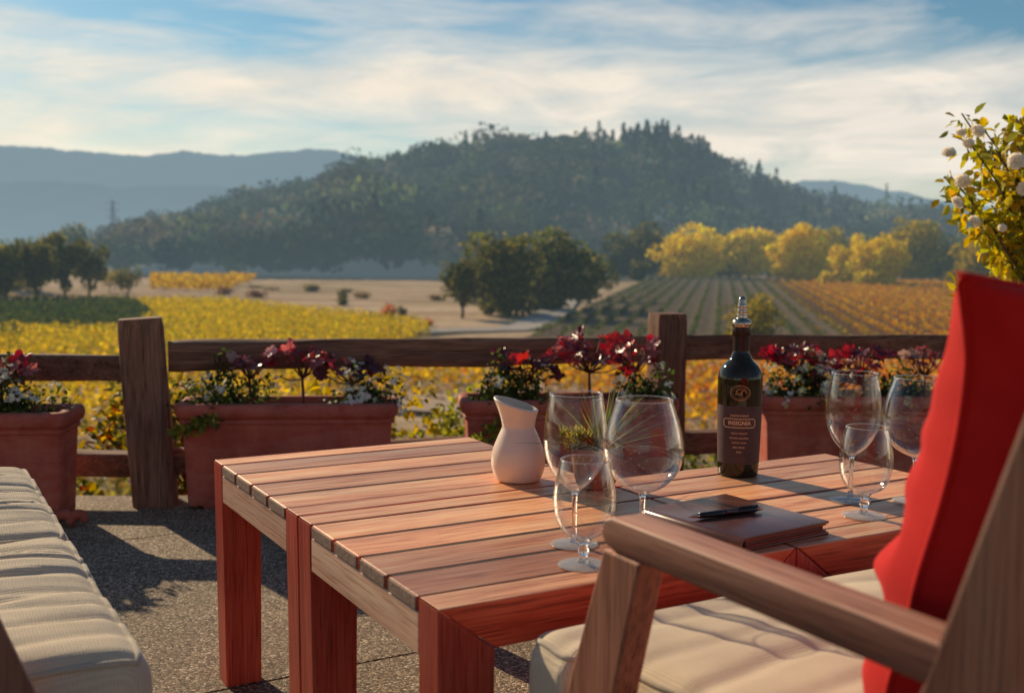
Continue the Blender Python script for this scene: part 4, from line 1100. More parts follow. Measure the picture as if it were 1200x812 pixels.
# ------------------------------------------------------------------ shrubs behind the fence
def shrub(x, y, z, label, rx, ry, h, n, leaf, pal, seed, group=None, T=LEAF, lobes=9, twigs=True, m=None):
    global rng
    rng = np.random.default_rng(500+seed)
    t = thing('shrub', label, 'shrub', (x, y, z), 0, group)
    P = []
    cen = rng.uniform(-1,1,(lobes,3))*np.array([rx*.7, ry*.6, h*.32]) + np.array([0,0,h*.52]); rad = rng.uniform(.35,.6,lobes)
    w_ = rad**2/np.sum(rad**2)
    for c_, r_, k in zip(cen, rad, (w_*n).astype(int)+1):
        u = rng.normal(size=(k,3)); u /= np.linalg.norm(u, axis=1)[:,None]
        P.append(c_ + u*(rng.uniform(.2,1,(k,1))**.45)*r_*np.array([rx, ry, h*.55]))
    P = np.concatenate(P); P = P[P[:,2] > .01]
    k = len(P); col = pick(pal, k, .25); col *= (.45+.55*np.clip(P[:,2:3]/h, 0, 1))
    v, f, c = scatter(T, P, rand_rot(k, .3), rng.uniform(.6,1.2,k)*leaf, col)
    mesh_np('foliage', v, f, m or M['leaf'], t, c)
    if twigs:
        mb = MB()
        for c_ in cen[:7]:
            mb.tube([(c_[0]*.15, c_[1]*.15, -.1), tuple(c_*np.array([.6,.6,.6])), tuple(c_*1.15)], [.012,.008,.003], 6)
        mb.build('stems', M['bark_near'], t, True)
    return t
YG = [(.42,.29,.03),(.3,.24,.03),(.16,.14,.025),(.5,.32,.03),(.1,.1,.02)]
GY = [(.32,.32,.05),(.42,.38,.06),(.2,.22,.04),(.5,.42,.07)]
SG = 'shrubs behind the fence'
shrub(-1.52, 4.35, gz(-1.5,4.35), 'yellow and brown leafed shrub between the left planter and the thick post', .55, .3, .86, 2600, .05, YG+[(.25,.06,.02)], 1, SG)
shrub(-2.25, 4.5, gz(-2.2,4.5), 'yellow leafed shrub at the picture edge behind the left planter', .5, .35, .9, 1800, .05, YG, 2, SG)
shrub(-.80, 4.75, gz(-.8,4.75), 'bright yellow shrub behind the faded pink red plant', .5, .35, .98, 2400, .05, [(.5,.33,.03),(.42,.3,.03),(.55,.38,.05),(.25,.2,.03)], 3, SG)
shrub(-.28, 4.75, gz(-.3,4.75), 'low yellow green shrub just above the back edge of the table', .36, .3, .86, 2400, .042, GY, 4, SG)
shrub(.12, 5.1, gz(.1,5.1), 'low yellow green shrub hidden behind the middle planter', .4, .3, .7, 1200, .045, GY, 5, SG)
shrub(.72, 4.75, gz(.7,4.75), 'low dark green shrub at the foot of the second fence post', .4, .3, .55, 1400, .045, [(.08,.1,.02),(.14,.15,.03)], 6, SG)
shrub(-1.05, 4.12, gz(-1.05,4.12), 'dark leafed shrub under the lower rail by the thick post', .35, .2, .38, 1100, .045, [(.06,.06,.02),(.12,.09,.03),(.2,.05,.02)], 7, SG)
shrub(-1.75, 4.05, gz(-1.7,4.05), 'dark low growth under the lower rail behind the left planter', .5, .18, .34, 1200, .045, [(.05,.05,.02),(.1,.08,.02),(.16,.06,.02)], 8, SG)
# grassy rough slope below the terrace
rng = np.random.default_rng(91)
k = 26000; Y_ = 4.6+rng.uniform(0,1,k)**1.6*44; X_ = rng.uniform(-.75,.75,k)*(Y_*.75+3)
keep = Y_ > np.array([fence_y(max(-8, min(8, a)))+.35 for a in X_]); X_, Y_ = X_[keep], Y_[keep]
k = len(X_); Pz = np.stack([X_, Y_, gzs(X_, Y_)+.05], 1)
sz = rng.uniform(.5,1.4,k)*(.07+.0075*Y_)
v, f, c = scatter(RHOMB, Pz + np.stack([0*sz, 0*sz, sz*.25], 1), rand_rot(k, 0), sz, pick([(.16,.14,.03),(.3,.26,.05),(.09,.1,.025),(.36,.3,.06),(.2,.12,.05)], k, .2))
props(mesh_np('slope_grass', v, f, M['leaf'], None, c), 'rough yellow green grass on the slope below the terrace', 'grass', kind='stuff')

# ------------------------------------------------------------------ climbing rose at the right
rng = np.random.default_rng(77)
ro = thing('rose_bush', 'white flowered climbing rose with yellow green leaves at the right edge', 'rose bush', (1.72, 3.12, 0))
mb = MB(); tips = []
for i in range(56):
    a = rng.uniform(0, 2*PI); ex = np.array([-.1 + rng.uniform(-.30,.36), rng.uniform(-.25,.25), rng.uniform(.72,1.30)])
    if i < 26: ex = np.array([-.22-.27*rng.uniform(.1,1), rng.uniform(-.12,.12), rng.uniform(.72,1.27)])
    ex[0] += .15*max(0, (1.0-ex[2]))*0
    b0 = np.array([rng.normal()*.03, rng.normal()*.03, -.05]); md = np.array([ex[0]*.25+.06, ex[1]*.4, ex[2]*.62])
    pts = [b0]
    for u in np.linspace(.15, 1, 9): pts.append((1-u)**2*b0 + 2*u*(1-u)*md + u*u*ex + rng.normal(size=3)*.006)
    mb.tube([tuple(q) for q in pts], list(np.linspace(.009, .0022, len(pts))), 6)
    tips.append(pts)
mb.build('stems', M['bark_near'], ro, True)
LP, LY = [], []
for pts in tips:
    for k in range(150):
        u = rng.uniform(.45, 1); i = u*(len(pts)-1); j = min(len(pts)-2, int(i)); q = pts[j] + (pts[j+1]-pts[j])*(i-j)
        d = rng.normal(size=3); d /= np.linalg.norm(d); d[2] -= .25
        LP.append(q + d*rng.uniform(.004,.05)); LY.append(d)
LP, LY = np.array(LP), np.array(LY)
def outline_ok(P):   # keep the bush within its ragged outline: narrow at the bottom left
    lim_ = -.54 + .48*np.clip(1.02-P[:,2], 0, .4) + .05*np.sin(P[:,2]*23) + .5*np.clip(P[:,2]-1.2, 0, .2)
    return P[:,0] > lim_
kk = outline_ok(LP) ; LP, LY = LP[kk], LY[kk]; k = len(LP)
v, f, c = scatter(LEAF, LP, rot_from(LY, rng.normal(size=(k,3))+np.array([0,0,1.0])), rng.uniform(.026,.046,k), pick([(.5,.42,.04),(.62,.48,.04),(.34,.32,.04),(.2,.2,.04),(.6,.4,.05)], k, .2))
mesh_np('leaves', v, f, M['leaf'], ro, c)
def rose_mesh(seed):
    rs = np.random.default_rng(seed); V, F, o = [], [], 0
    for layer, (np_, r, tilt, hgt) in enumerate(((3,.010,1.35,.022),(5,.018,1.1,.026),(6,.027,.75,.026),(6,.034,.4,.022))):
        for i in range(np_):
            a = 2*PI*(i+layer*.37+rs.uniform(-.1,.1))/np_; wd = r*1.15; g_ = 4
            for jj in range(g_+1):
                for ii in range(g_+1):
                    u = -1+2*ii/g_; v = jj/g_
                    ww = wd*math.sin(PI*(.25+.62*v))*.9
                    rr = r*.25 + v*hgt*math.cos(tilt) + .004*(v**3) - .18*r*(u*u)*0
                    z = v*hgt*math.sin(tilt) + .003*rs.normal()*v
                    x, y = rr - .25*ww*u*u, u*ww
                    V.append((x*math.cos(a)-y*math.sin(a), x*math.sin(a)+y*math.cos(a), z))
            for jj in range(g_):
                for ii in range(g_):
                    b = o+jj*(g_+1)+ii; F.append((b, b+1, b+g_+2, b+g_+1))
            o += (g_+1)**2
    return np.array(V), np.array(F)
def px3(x, y, Y):   # measured direction -> place at depth Y
    x -= 600; y -= 406.7; r = -.0087; X_, Yp = math.cos(r)*x+math.sin(r)*y, -math.sin(r)*x+math.cos(r)*y
    u = -Yp/1285.87; xx = X_/1285.87; c_, s_ = math.cos(.0932), math.sin(.0932); k = Y/(c_+u*s_)
    return (xx*k, Y, CAMH+(-s_+u*c_)*k)
for i, (xx, yy, s_) in enumerate(((1140,146,1),(1108,172,.95),(1124,205,1.15),(1117,230,.95),(1138,252,1.0),(1187,180,1.2),(1198,212,1.1),(1121,148,.7),(1172,258,.6),(1130,160,.8))):
    q = np.array(px3(xx, yy, 3.0+.04*((i*7)%5-2))) - np.array([1.72,3.12,0])
    V, F = rose_mesh(40+i); V = V*s_*.58
    dz = np.array([rng.normal()*.5-.4, -.8+rng.normal()*.3, .5]); Rm = rot_from(np.cross(dz, [.3,.2,1.0])[None], dz[None])[0]
    V = V @ Rm.T + q; n_ = len(V); c = np.tile(np.array([[.9,.84,.74]]), (n_,1))*(1+rng.normal(size=(n_,1))*.04)
    mesh_np('bloom', V, [F], M['petal'], ro, c, True)

# ------------------------------------------------------------------ trees
def gpt(px, py, drop=9.0):   # direction measured in the photo -> point on the valley floor
    x, Y, z = px3(px, py, 100.0); k = drop/(CAMH-z); return (x*k, 100*k, CAMH-drop)
def crown_pts(n, rx, ry, rz, zc, lobes, seed, conical=0.0):
    rs = np.random.default_rng(seed); P, Nn = [], []
    cen = rs.normal(size=(lobes,3)); cen /= np.linalg.norm(cen, axis=1)[:,None]; cen *= rs.uniform(.2,.86,(lobes,1)); rad = rs.uniform(.16,.46,lobes)
    w_ = rad**2/np.sum(rad**2)
    for c_, r_, k in zip(cen, rad, (w_*n).astype(int)+1):
        u = rs.normal(size=(k,3)); u /= np.linalg.norm(u, axis=1)[:,None]
        P.append(c_ + u*(rs.uniform(.35,1,(k,1))**.35)*r_*(1+.25*rs.normal(size=(k,1))*.4))
    P = np.concatenate(P)*np.array([rx, ry, rz])
    if conical: 
        tt = np.clip((P[:,2]+rz)/(2*rz), 0, 1); P[:,:2] *= (1-conical*tt)[:,None]
    P[:,2] += zc; return P
def tree(name, label, cat, px, py, hpx, wpx, pal, seed, group,  n=1600, trunk=.22, drop=9.0, leafk=.042, trunk_m=None, bare=.0):
    global rng
    rng = np.random.default_rng(900+seed)
    x, y, z = gpt(px, py, drop); d = math.hypot(x, y); h = hpx/1286*y; wd = wpx/1286*y
    t = thing(name, label, cat, (x, y, z-.1), 0, group)
    zc = h*(trunk + (1-trunk)/2)*.97; rz = h*(1-trunk)/2*1.08
    P = crown_pts(n, wd/2*1.12, wd/2*.95, rz*1.15, zc, 28, seed)
    if trunk < .13:   # low branches sweep to the ground
        P2 = crown_pts(n//3, wd/2*1.0, wd/2*.85, h*.24, h*.2, 12, seed+7); P = np.concatenate([P, P2])
    P = P[P[:,2] > h*.02]; k = len(P)
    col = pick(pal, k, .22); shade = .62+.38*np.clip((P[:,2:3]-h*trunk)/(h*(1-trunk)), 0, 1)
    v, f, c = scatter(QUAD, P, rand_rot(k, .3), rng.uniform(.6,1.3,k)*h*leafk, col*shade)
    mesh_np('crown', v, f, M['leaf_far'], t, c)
    mb = MB(); tr = h*.022
    mb.tube([(0,0,-.4),(rng.normal()*tr,0,h*trunk*.6),(rng.normal()*tr*2,rng.normal()*tr,h*trunk*1.3),(rng.normal()*tr*3,0,h*.62)], [tr*1.25, tr, tr*.8, tr*.25], 8)
    for i in range(5):
        a = rng.uniform(0, 2*PI); e = (math.cos(a)*wd*.33, math.sin(a)*wd*.3, h*rng.uniform(.5,.8)); mb.tube([(0,0,h*trunk*rng.uniform(.5,1.1)), (e[0]*.5, e[1]*.5, e[2]*.68), e], [tr*.55, tr*.35, tr*.1], 6)
    mb.build('trunk', M['bark_far'], t, True)
    return t
OAK = [(.19,.19,.06),(.13,.15,.05),(.32,.26,.07),(.1,.12,.05)]
OLV = [(.16,.15,.035),(.11,.11,.03),(.2,.17,.04),(.07,.08,.025)]
YEL = [(.95,.66,.04),(.9,.58,.035),(.95,.72,.06),(.6,.46,.05),(.82,.5,.035)]
YOL = [(.5,.36,.035),(.36,.29,.035),(.24,.22,.03),(.6,.4,.04)]
G1 = 'dark oaks standing in the middle field'
tree('oak_tree', 'small olive lit oak at the left front of the dark clump', 'tree', 541, 374, 76, 52, OLV, 1, G1, 1500)
tree('oak_tree', 'broad dark oak in the left half of the dark clump', 'tree', 592, 372, 100, 108, OAK+[(.16,.15,.035),(.2,.17,.04)], 2, G1, 4200, .1)
tree('oak_tree', 'tallest dark oak in the right half of the dark clump', 'tree', 650, 364, 92, 104, OAK, 3, G1, 4200, .1)
tree('oak_tree', 'low dark oak at the right end of the dark clump', 'tree', 690, 353, 60, 58, OAK, 4, G1, 1600, .1)
tree('oak_tree', 'dark oak behind the olive lit oak in the clump', 'tree', 565, 358, 66, 60, OAK, 5, G1, 1500, .1)
G2 = 'dark trees at the left edge of the valley'
for i, (px, py, hp, wp, lb) in enumerate(((8,368,84,50,'dark tree with two trunks at the left picture edge'), (42,366,92,52,'tall dark tree second from the left picture edge'), (75,362,88,48,'dark tree with leaning trunk in the left group'),
        (103,358,72,44,'shorter dark tree at the right end of the left group'), (24,352,70,52,'dark tree half hidden at the back of the left group'), (86,318,62,38,'tall far dark tree rising above the left group'), (60,330,60,60,'far dark tree behind the left group of trees'), (20,325,52,50,'farthest dark tree by the left picture edge'))):
    tree('oak_tree', lb, 'tree', px, py, hp*(.86 if i < 5 else .72), wp, OLV+OAK if i < 4 else OAK, 20+i, G2, 2600, .28 if i < 4 else .1) if True else None
tree('small_tree', 'small lone olive tree between the left group and the far yellow field', 'tree', 148, 363, 42, 46, OLV, 31, None, 900, .35)
tree('small_tree', 'pale yellow small tree just left of the lone olive tree', 'tree', 127, 352, 28, 30, YOL, 32, None, 600, .3)
G3 = 'yellow autumn trees beyond the right vineyard'
for i, (px, py, hp, wp, pal, lb) in enumerate(((745,322,58,64,OLV,'olive green tree at the left end of the yellow row'), (808,324,58,78,YEL,'broad yellow tree, leftmost bright one in the row'), (877,322,62,60,YEL,'orange yellow tree second in the bright row'),
        (930,326,64,54,YEL,'tall golden tree right of the wine bottle stopper'), (968,318,50,50,YOL,'olive yellow tree between two golden ones'), (995,328,54,46,YEL,'narrow golden tree with low branches'), (1028,330,62,56,YEL,'golden tree near the middle of the right half of the row'),
        (1072,322,66,78,YOL,'large olive gold tree beside the climbing rose'), (1150,330,60,70,YOL,'olive gold tree behind the climbing rose'), (1195,330,64,60,YOL,'olive gold tree at the right picture edge'), (712,318,34,44,OLV,'low olive tree between the dark clump and the yellow row'))):
    tree('autumn_tree', lb, 'tree', px, py, hp*1.04, wp*1.2, pal, 40+i, G3, 5200, .06, leafk=.043)
for i, (px, py, hp, wp, pal, lb) in enumerate(((966,329,17,16,YEL,'small round yellow bush at the vineyard edge'), (746,328,26,26,OLV,'small round olive bush beside the tan bank'), (455,376,16,20,[(.6,.2,.03),(.5,.14,.03)],'orange bush on the tan field'), (470,374,12,18,OLV,'small green bush beside the orange bush'),
        (262,352,9,22,[(.2,.08,.05),(.14,.06,.04)],'low russet bush on the left of the tan field'), (300,355,10,28,[(.2,.08,.05),(.14,.06,.04)],'wider low russet bush on the tan field'), (400,362,10,16,OLV,'small olive bush at the edge of the yellow field'), (502,384,10,12,[(.5,.16,.04)],'tiny orange bush near the pale road'),
        (8,416,26,34,OAK,'dark round bush at the left picture edge in the yellow field'), (212,415,13,36,OAK,'dark low bush just right of the thick post'))):
    tree('bush', lb, 'bush', px, py, hp, wp, pal, 60+i, 'bushes in the fields', 350, .02, leafk=.12)
tree('autumn_tree', 'yellow green tree standing in the vineyard behind the wine bottle', 'tree', 886, 398, 58, 78, YOL+[(.1,.1,.03)], 75, None, 1800, .05, leafk=.045)
rsb = np.random.default_rng(55)
for i in range(13):
    pxs = rsb.uniform(285, 520); pys = rsb.uniform(343, 382)
    if pxs < 420 and pys > 360: pys = rsb.uniform(342, 356)
    tree('scrub', 'small dry scrub bush scattered over the tan field', 'scrub', pxs, pys, rsb.uniform(4, 9), rsb.uniform(10, 30), [[(.3,.2,.09),(.22,.16,.07)],[(.2,.18,.06),(.12,.12,.05)],[(.24,.17,.08),(.16,.13,.06)]][i % 3], 120+i, 'dry scrub on the tan field', 160, .02, leafk=.2)
for i in range(10):
    px = 760+i*44+((i*37)%17); tree('dark_tree', 'dark green tree in the line behind the yellow row' if i % 2 == 0 else 'olive green tree in the line behind the yellow row', 'tree', px, 320+((i*13)%3), 44+((i*29)%14), 84, OLV if i % 2 else OAK, 80+i, 'green trees behind the yellow row', 1500, .05, leafk=.05)

# ------------------------------------------------------------------ vineyards
def vine_row(a, b, wdt, hgt, per_m, leaf, pal, seed, label, group, z0=VZ, parent=None, gap=.12):
    global rng
    rng = np.random.default_rng(2000+seed)
    a, b = np.array(a), np.array(b); ln = np.linalg.norm(b-a); d = (b-a)/ln; s = np.array([-d[1], d[0]])
    n = int(ln*per_m); u = rng.uniform(0, ln, n)
    dens = .5+.5*np.sin(u*2*PI/1.9+seed)*.5 + .5*np.sin(u*.37+seed*2.1)*.4
    keep = rng.uniform(0,1,n) < np.clip(dens+.45, gap, 1); u = u[keep]; n = len(u)
    hh_ = hgt*(1+.14*np.sin(u*3.1+seed)+.1*np.sin(u*1.3+seed*3))
    P = np.zeros((n,3)); off = rng.normal(size=n)*wdt*.42
    P[:,:2] = a + np.outer(u, d) + np.outer(off, s); P[:,2] = z0 + .25 + hh_*rng.uniform(0,1,n)**.7
    pal_i = pal(P) if callable(pal) else pick(pal, n, .2)
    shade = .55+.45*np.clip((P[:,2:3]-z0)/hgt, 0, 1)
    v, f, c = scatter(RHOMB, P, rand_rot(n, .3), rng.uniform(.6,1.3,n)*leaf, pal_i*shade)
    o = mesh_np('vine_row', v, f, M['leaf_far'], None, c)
    return props(o, label, 'vine row', group)
# right vineyard: rows run away from the viewer, shade painted in as green-grey on the left, orange to the right
d0 = np.array([.19, 1.0]); d0 /= np.linalg.norm(d0); s0 = np.array([d0[1], -d0[0]])
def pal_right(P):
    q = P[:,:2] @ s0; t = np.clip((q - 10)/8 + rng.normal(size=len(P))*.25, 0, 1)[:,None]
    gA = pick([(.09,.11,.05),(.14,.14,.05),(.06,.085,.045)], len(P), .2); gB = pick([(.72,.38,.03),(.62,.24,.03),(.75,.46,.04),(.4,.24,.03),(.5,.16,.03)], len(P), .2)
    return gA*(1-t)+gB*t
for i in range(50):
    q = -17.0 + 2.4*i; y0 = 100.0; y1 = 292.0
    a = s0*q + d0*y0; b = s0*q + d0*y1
    side = 'vine row with shade painted in as grey green, left part of the right vineyard' if q < 13 else 'orange gold vine row in the sunlit part of the right vineyard'
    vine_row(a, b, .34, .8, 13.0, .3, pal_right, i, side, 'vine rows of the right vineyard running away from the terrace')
# near vineyard under the top rail: rows run across
def pal_near(P):
    t = np.clip((P[:,0]+6)/22 + rng.normal(size=len(P))*.3 + .25*np.sin(P[:,1]*.33+P[:,0]*.08), 0, 1)[:,None]
    return pick([(.7,.47,.03),(.6,.41,.03),(.75,.5,.04),(.3,.26,.03)], len(P), .2)*(1-t) + pick([(.7,.33,.03),(.62,.18,.03),(.45,.11,.03),(.72,.45,.04)], len(P), .2)*t
for i in range(11):
    Y0 = 50.5+2.5*i
    if Y0 < 62.6: vine_row((-46, Y0-2), (-10, Y0-.8), .75, 1.35, 30, .4, pal_near, 140+i, 'yellow vine row ending at the dirt track behind the left planters', 'vine rows left of the dirt track', gap=.3)
    vine_row((-46 if Y0 > 62.6 else 4.5, Y0-.5), (46, Y0+1.5), .75, 1.35, 30, .4, pal_near, 100+i, 'orange yellow vine row crossing below the fence rail', 'vine rows of the near vineyard below the terrace', gap=.3)
# left yellow field
def pal_left(P):
    return pick([(.74,.5,.03),(.62,.43,.03),(.8,.55,.035),(.4,.35,.035),(.24,.24,.035)], len(P), .18)
def pal_left_shade(P):
    return pick([(.045,.075,.03),(.06,.09,.03),(.035,.06,.028),(.1,.11,.03)], len(P), .2)
def left_edge(Y):   # right-hand limit of the field at distance Y
    return np.interp(Y, [80, 95, 104, 114, 126, 140, 160], [-12, -9.0, -7.6, -9.5, -18, -30, -44])
i = 0
for Y0 in np.arange(80, 158, 2.3):
    xr = left_edge(Y0); xl = -.62*Y0
    # block on the left between the two yellow parts: shade painted as dark green vines
    if 101 < Y0 < 150:
        xg = np.interp(Y0, [100, 122, 150], [-36, -40, -52])
        vine_row((xl-8, Y0), (xg, Y0+.4), .75, 1.2, 36, .34, pal_left_shade, 300+i, 'vine row with shade painted in as dark green at the left of the yellow field', 'vine rows painted in dark green shade by the left trees', gap=.4); xl = xg+.3
    if Y0 < 153 and xr - xl > 3:
        vine_row((xl, Y0), (xr, Y0+.4), .65, 1.15, 66, .25, pal_left, 200+i, 'bright yellow vine row in the left valley field', 'yellow vine rows of the left field', gap=.4)
    i += 1
for k in range(14):   # small far yellow field
    Y0 = 196+4.6*k
    x0, x1 = -.33*Y0, np.interp(Y0, [196, 260], [-51, -60])
    vine_row((x0, Y0), (x1, Y0), .9, 1.4, 11, .75, [(.56,.34,.03),(.5,.28,.03),(.6,.4,.05)], 400+k, 'orange yellow vine row in the small far field', 'vine rows of the small far field', gap=.3)

# paths
def vsoil(): return None
def sheet(name, pts, m, z): 
    V = [(x, y, z) for x, y in pts]; o = mesh_np(name, np.array(V), [np.array([tuple(range(len(V)))])], m); return props(o, kind='structure')
def road_mat(name, col, haze=True):
    m, nt = mat(name); ge = nt.nodes.new('ShaderNodeNewGeometry'); n_ = noise_n(nt, ge.outputs['Position'], .5, 6, .65)
    r = ramp(nt, [(.3, tuple(c*.8 for c in col)), (.7, tuple(c*1.2 for c in col))]); L(nt, n_.outputs[0], r.inputs[0])
    d = nt.nodes.new('ShaderNodeBsdfDiffuse'); L(nt, r.outputs[0], d.inputs[0]); haze_out(nt, d.outputs[0], .3); return m
DUST = road_mat('dusty track', (.5,.38,.28)); PALE = road_mat('pale gravel road', (.42,.38,.34))
def ribbon_road(name, pts, wd, m, dz=.3):
    V, F = [], []
    for i, p in enumerate(pts):
        a = np.array(pts[max(0,i-1)]); b = np.array(pts[min(len(pts)-1,i+1)]); d = (b-a)/np.linalg.norm(b-a); s = np.array([-d[1], d[0]])*wd/2
        for q in (np.array(p)-s, np.array(p)+s): V.append((q[0], q[1], gz(q[0], q[1])+dz))
        if i: F.append((2*i-2, 2*i-1, 2*i+1, 2*i))
    return props(mesh_np(name, np.array(V), [np.array(F)], m), kind='structure')
SOIL = road_mat('vineyard soil with painted shade', (.17,.13,.085)); SOILR = road_mat('rusty soil with painted shade', (.13,.07,.036))  # soil colours darkened to carry the shade among the rows
def row_pt(q, y): p_ = s0*q + d0*y; return (p_[0], p_[1])
sheet('vineyard_soil_shade', [row_pt(-18,98), row_pt(13,98), row_pt(13,293), row_pt(-18,293)], SOIL, VZ+.28)
sheet('vineyard_soil_shade', [row_pt(13.02,98), row_pt(106,98), row_pt(106,293), row_pt(13.02,293)], SOILR, VZ+.28)
ribbon_road('dirt_road', [(-11,64),(-9,60.5),(-4,58.5),(1,58),(4,59)], 4.0, DUST)
ribbon_road('gravel_road', [(-14,106),(-6,110.5),(0,112.5),(2.5,120),(6,150),(12,215),(20,300)], 4.5, PALE, .32)

# ------------------------------------------------------------------ hills
SKY = [(-260,300),(-60,292),(40,290),(90,286),(150,272),(190,258),(232,246),(290,226),(340,222),(380,212),(396,197),(412,191),(440,184),(480,176),(520,166),(560,160),(600,156),(650,154),(700,150),(735,148),(760,144),(790,153),(820,166),(870,186),(905,203),(940,216),(1000,229),(1060,233),(1120,242),(1180,258),(1250,272),(1420,296)]
YC, YF = 540.0, 285.0
sx = np.array([px3(a, 300, YC)[0] for a, b in SKY]); sz_ = np.array([px3(a, b, YC)[2]-13.5 for a, b in SKY])
def foot_y(x): return YF + 62*np.clip((x-8)/28, 0, 1)
def hill_z(x, y):
    yf = foot_y(x)
    c_ = np.interp(x*YC/np.maximum(y, 50), sx, sz_); c_ = np.maximum(c_, VZ-.5)
    f = np.clip((y-yf-8*np.sin(x*.02))/(YC-yf), 0, 1.35)
    s = np.where(f < 1, .8*f**1.05+.2*np.sin(np.minimum(f,1)*PI/2), 1-((f-1)/.35)**2*.5)
    xa_ = x*YC/np.maximum(y, 50)
    fold = (np.sin(xa_*.045+1.3*np.sin(xa_*.017+y*.006)+y*.012)*.6 + np.sin(xa_*.11+2+y*.02)*.4)*7.0*np.clip(f*3, 0, 1)*np.clip((1.02-f)*3, 0, 1)*np.clip((c_-VZ)/40, 0, 1)
    return VZ-.6 + (c_-VZ+.6)*s + fold
gx = np.linspace(-520, 520, 150); gy = np.linspace(YF-16, YC+88, 60)
GX, GY_ = np.meshgrid(gx, gy); Z = hill_z(GX.ravel(), GY_.ravel())
Vh = np.stack([GX.ravel(), GY_.ravel(), Z], 1); Vh[:,2] += np.array([1.8*mnoise.noise(Vector((a*.02, b*.02, 0))) for a, b in Vh[:,:2]])*np.clip((Vh[:,1]-YF)/60,0,1)
Fh = [(j*150+i, j*150+i+1, (j+1)*150+i+1, (j+1)*150+i) for j in range(59) for i in range(149)]
props(mesh_np('hill', Vh, [np.array(Fh)], M['hill_ground'], None, smooth=True), kind='structure')
# woodland covering the hill
rng = np.random.default_rng(4242)
nT = 3000; TX = rng.uniform(-330, 330, nT); TY = YF + 4 + (YC+20-YF)*rng.uniform(0,1,nT)**.8
vis = np.abs(TX) < TY*.56+8; TX, TY = TX[vis], TY[vis]
# a denser line on the crest so that the skyline reads as single trees
cx = rng.uniform(-330, 330, 260); TX = np.concatenate([TX, cx]); TY = np.concatenate([TY, YC+rng.normal(size=260)*9])
fx = rng.uniform(-190, 190, 420); TX = np.concatenate([TX, fx]); TY = np.concatenate([TY, foot_y(fx)+2+rng.uniform(0, 34, 420)])
TZ = hill_z(TX, TY); ok = np.interp(TX*YC/TY, sx, sz_) > VZ+1.5; ok &= TY > foot_y(TX)+1; TX, TY, TZ = TX[ok], TY[ok], np.maximum(TZ[ok], VZ-.2)
con = (rng.uniform(0,1,len(TX)) < np.clip(.012+.7*np.exp(-((TX-80)/42)**2)*np.clip((TZ+8)/50,0,1), 0, .8))
parts = []
for tx, ty, tz, cn in zip(TX, TY, TZ, con):
    if cn:
        h = rng.uniform(9, 19); k = 90; u = rng.uniform(0,1,k)**.8; rr = (1-u)*h*.24*rng.uniform(.5,1.1,k)+.15; a = rng.uniform(0,2*PI,k)
        P = np.stack([tx+rr*np.cos(a), ty+rr*np.sin(a), tz+h*.12+u*h*.9], 1); col = pick(np.array([(.026,.042,.022),(.04,.05,.025),(.02,.032,.02)])*math.exp(rng.normal()*.35), k, .2); lf = rng.uniform(.7,1.5,k)
    else:
        h = rng.uniform(6, 16)*rng.uniform(.75,1.1); w_ = h*rng.uniform(.5,.85); k = 120
        cen = rng.normal(size=(5,3))*.42; ii = rng.integers(0,5,k); uu = rng.normal(size=(k,3)); uu /= np.linalg.norm(uu, axis=1)[:,None]
        P = (cen[ii] + uu*.55)*np.array([w_, w_, h*.34]) + np.array([tx, ty, tz+h*.58])
        base = np.array([(.05,.066,.026),(.08,.09,.03),(.035,.048,.022),(.12,.105,.045),(.1,.08,.05)][rng.integers(0,5)])*math.exp(rng.normal()*.5 + .5*mnoise.noise(Vector((tx*.02, ty*.012, 3))))*1.15
        col = pick([base], k, .22); lf = rng.uniform(.8,1.9,k)
    parts.append((P, col, lf))
P = np.concatenate([q[0] for q in parts]); col = np.concatenate([q[1] for q in parts]); lf = np.concatenate([q[2] for q in parts])
v, f, c = scatter(QUAD, P, rand_rot(len(P), .5), lf, col)
props(mesh_np('hill_woodland', v, f, M['wood_far'], None, c), 'dense dark woodland covering the large central hill', 'woodland', kind='stuff')

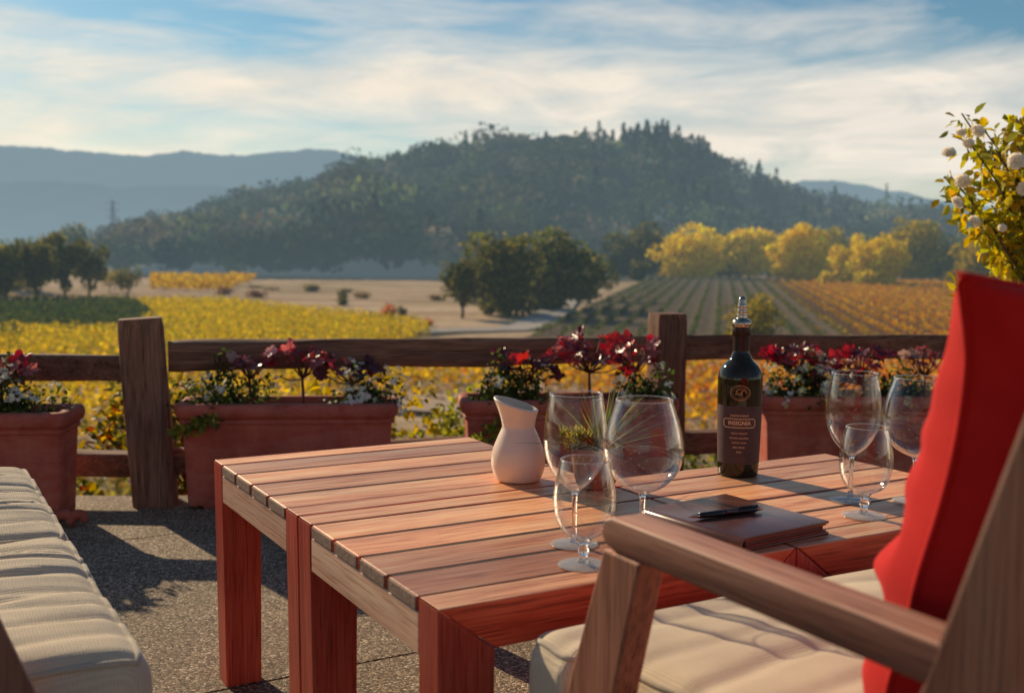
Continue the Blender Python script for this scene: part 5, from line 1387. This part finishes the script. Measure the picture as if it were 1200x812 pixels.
def ridge(name, prof, Y, depth, seed, rough):
    xs = np.linspace(prof[0][0], prof[-1][0], 220); base = np.interp(xs, [p_[0] for p_ in prof], [p_[1] for p_ in prof])
    X = np.array([px3(a, 300, Y)[0] for a in xs]); Z = np.array([px3(a, b, Y)[2] for a, b in zip(xs, base)])
    Z = Z + np.array([rough*(mnoise.noise(Vector((a*.02, seed, 0)))+.6*mnoise.noise(Vector((a*.07, seed, 1)))) for a in X])
    rows = 14; V = []
    for j in range(rows):
        t = j/(rows-1)
        for a, z in zip(X, Z):
            nz = mnoise.fractal(Vector((a*.004, t*3, seed)), 1.0, 2.0, 5)*rough*2.2*math.sin(PI*t)
            V.append((a, Y-depth*(1-t), VZ-2+(z-VZ+2)*(t**1.2) + nz))
    V += [(a, Y+depth*.6, VZ-2) for a in X]
    n_ = len(X); F = [(j*n_+i, j*n_+i+1, (j+1)*n_+i+1, (j+1)*n_+i) for j in range(rows) for i in range(n_-1)]
    return props(mesh_np(name, np.array(V), [np.array(F)], M['ridge'], None, smooth=True), kind='structure')
ridge('mountain_ridge', [(-420,215),(-200,190),(-60,186),(0,181),(60,184),(110,188),(175,191),(200,187),(215,184),(250,188),(285,189),(320,184),(365,179),(400,183),(440,192),(520,215),(640,262)], 2900, 1100, 3, 6)
ridge('mountain_ridge', [(-420,250),(-200,232),(-40,226),(60,222),(140,228),(240,224),(330,232),(430,246),(560,275)], 1900, 600, 9, 5)
ridge('mountain_ridge', [(820,262),(900,222),(935,207),(965,205),(1000,210),(1040,216),(1080,224),(1120,231),(1200,236),(1320,246),(1500,262)], 2600, 900, 5, 5)

# pylons
def pylon(px, ptop, Y, label, hz):
    x, _, z = px3(px, ptop, Y); h = hz
    t = thing('pylon', label, 'pylon', (x, Y, z-h), 0)
    mb = MB(); wv = h*.07
    def half(u): return wv*(1-u*.86)
    for sx_ in (-1, 1):
        for sy_ in (-1, 1): mb.tube([(sx_*half(0), sy_*half(0), 0), (sx_*half(1), sy_*half(1), h)], h*.006, 4)
    for k in range(8):
        u0, u1 = k/8, (k+1)/8
        for sy_ in (-1, 1):
            mb.tube([(-half(u0), sy_*half(u0), h*u0), (half(u1), sy_*half(u1), h*u1)], h*.004, 4); mb.tube([(half(u0), sy_*half(u0), h*u0), (-half(u1), sy_*half(u1), h*u1)], h*.004, 4)
    mb.build('lattice_mast', M['steel_tower'], t)
    for u in (.72, .84, .95):
        mb = MB(); mb.tube([(-h*.11, 0, h*u), (0, 0, h*(u+.03)), (h*.11, 0, h*u)], h*.005, 4); mb.build('crossarm', M['steel_tower'], t)
    return t
pylon(129, 244, 620, 'thin lattice pylon against the hazy left ridge', 34)
pylon(1036, 208, 560, 'thin lattice pylon on the crest at the right of the hill', 16)
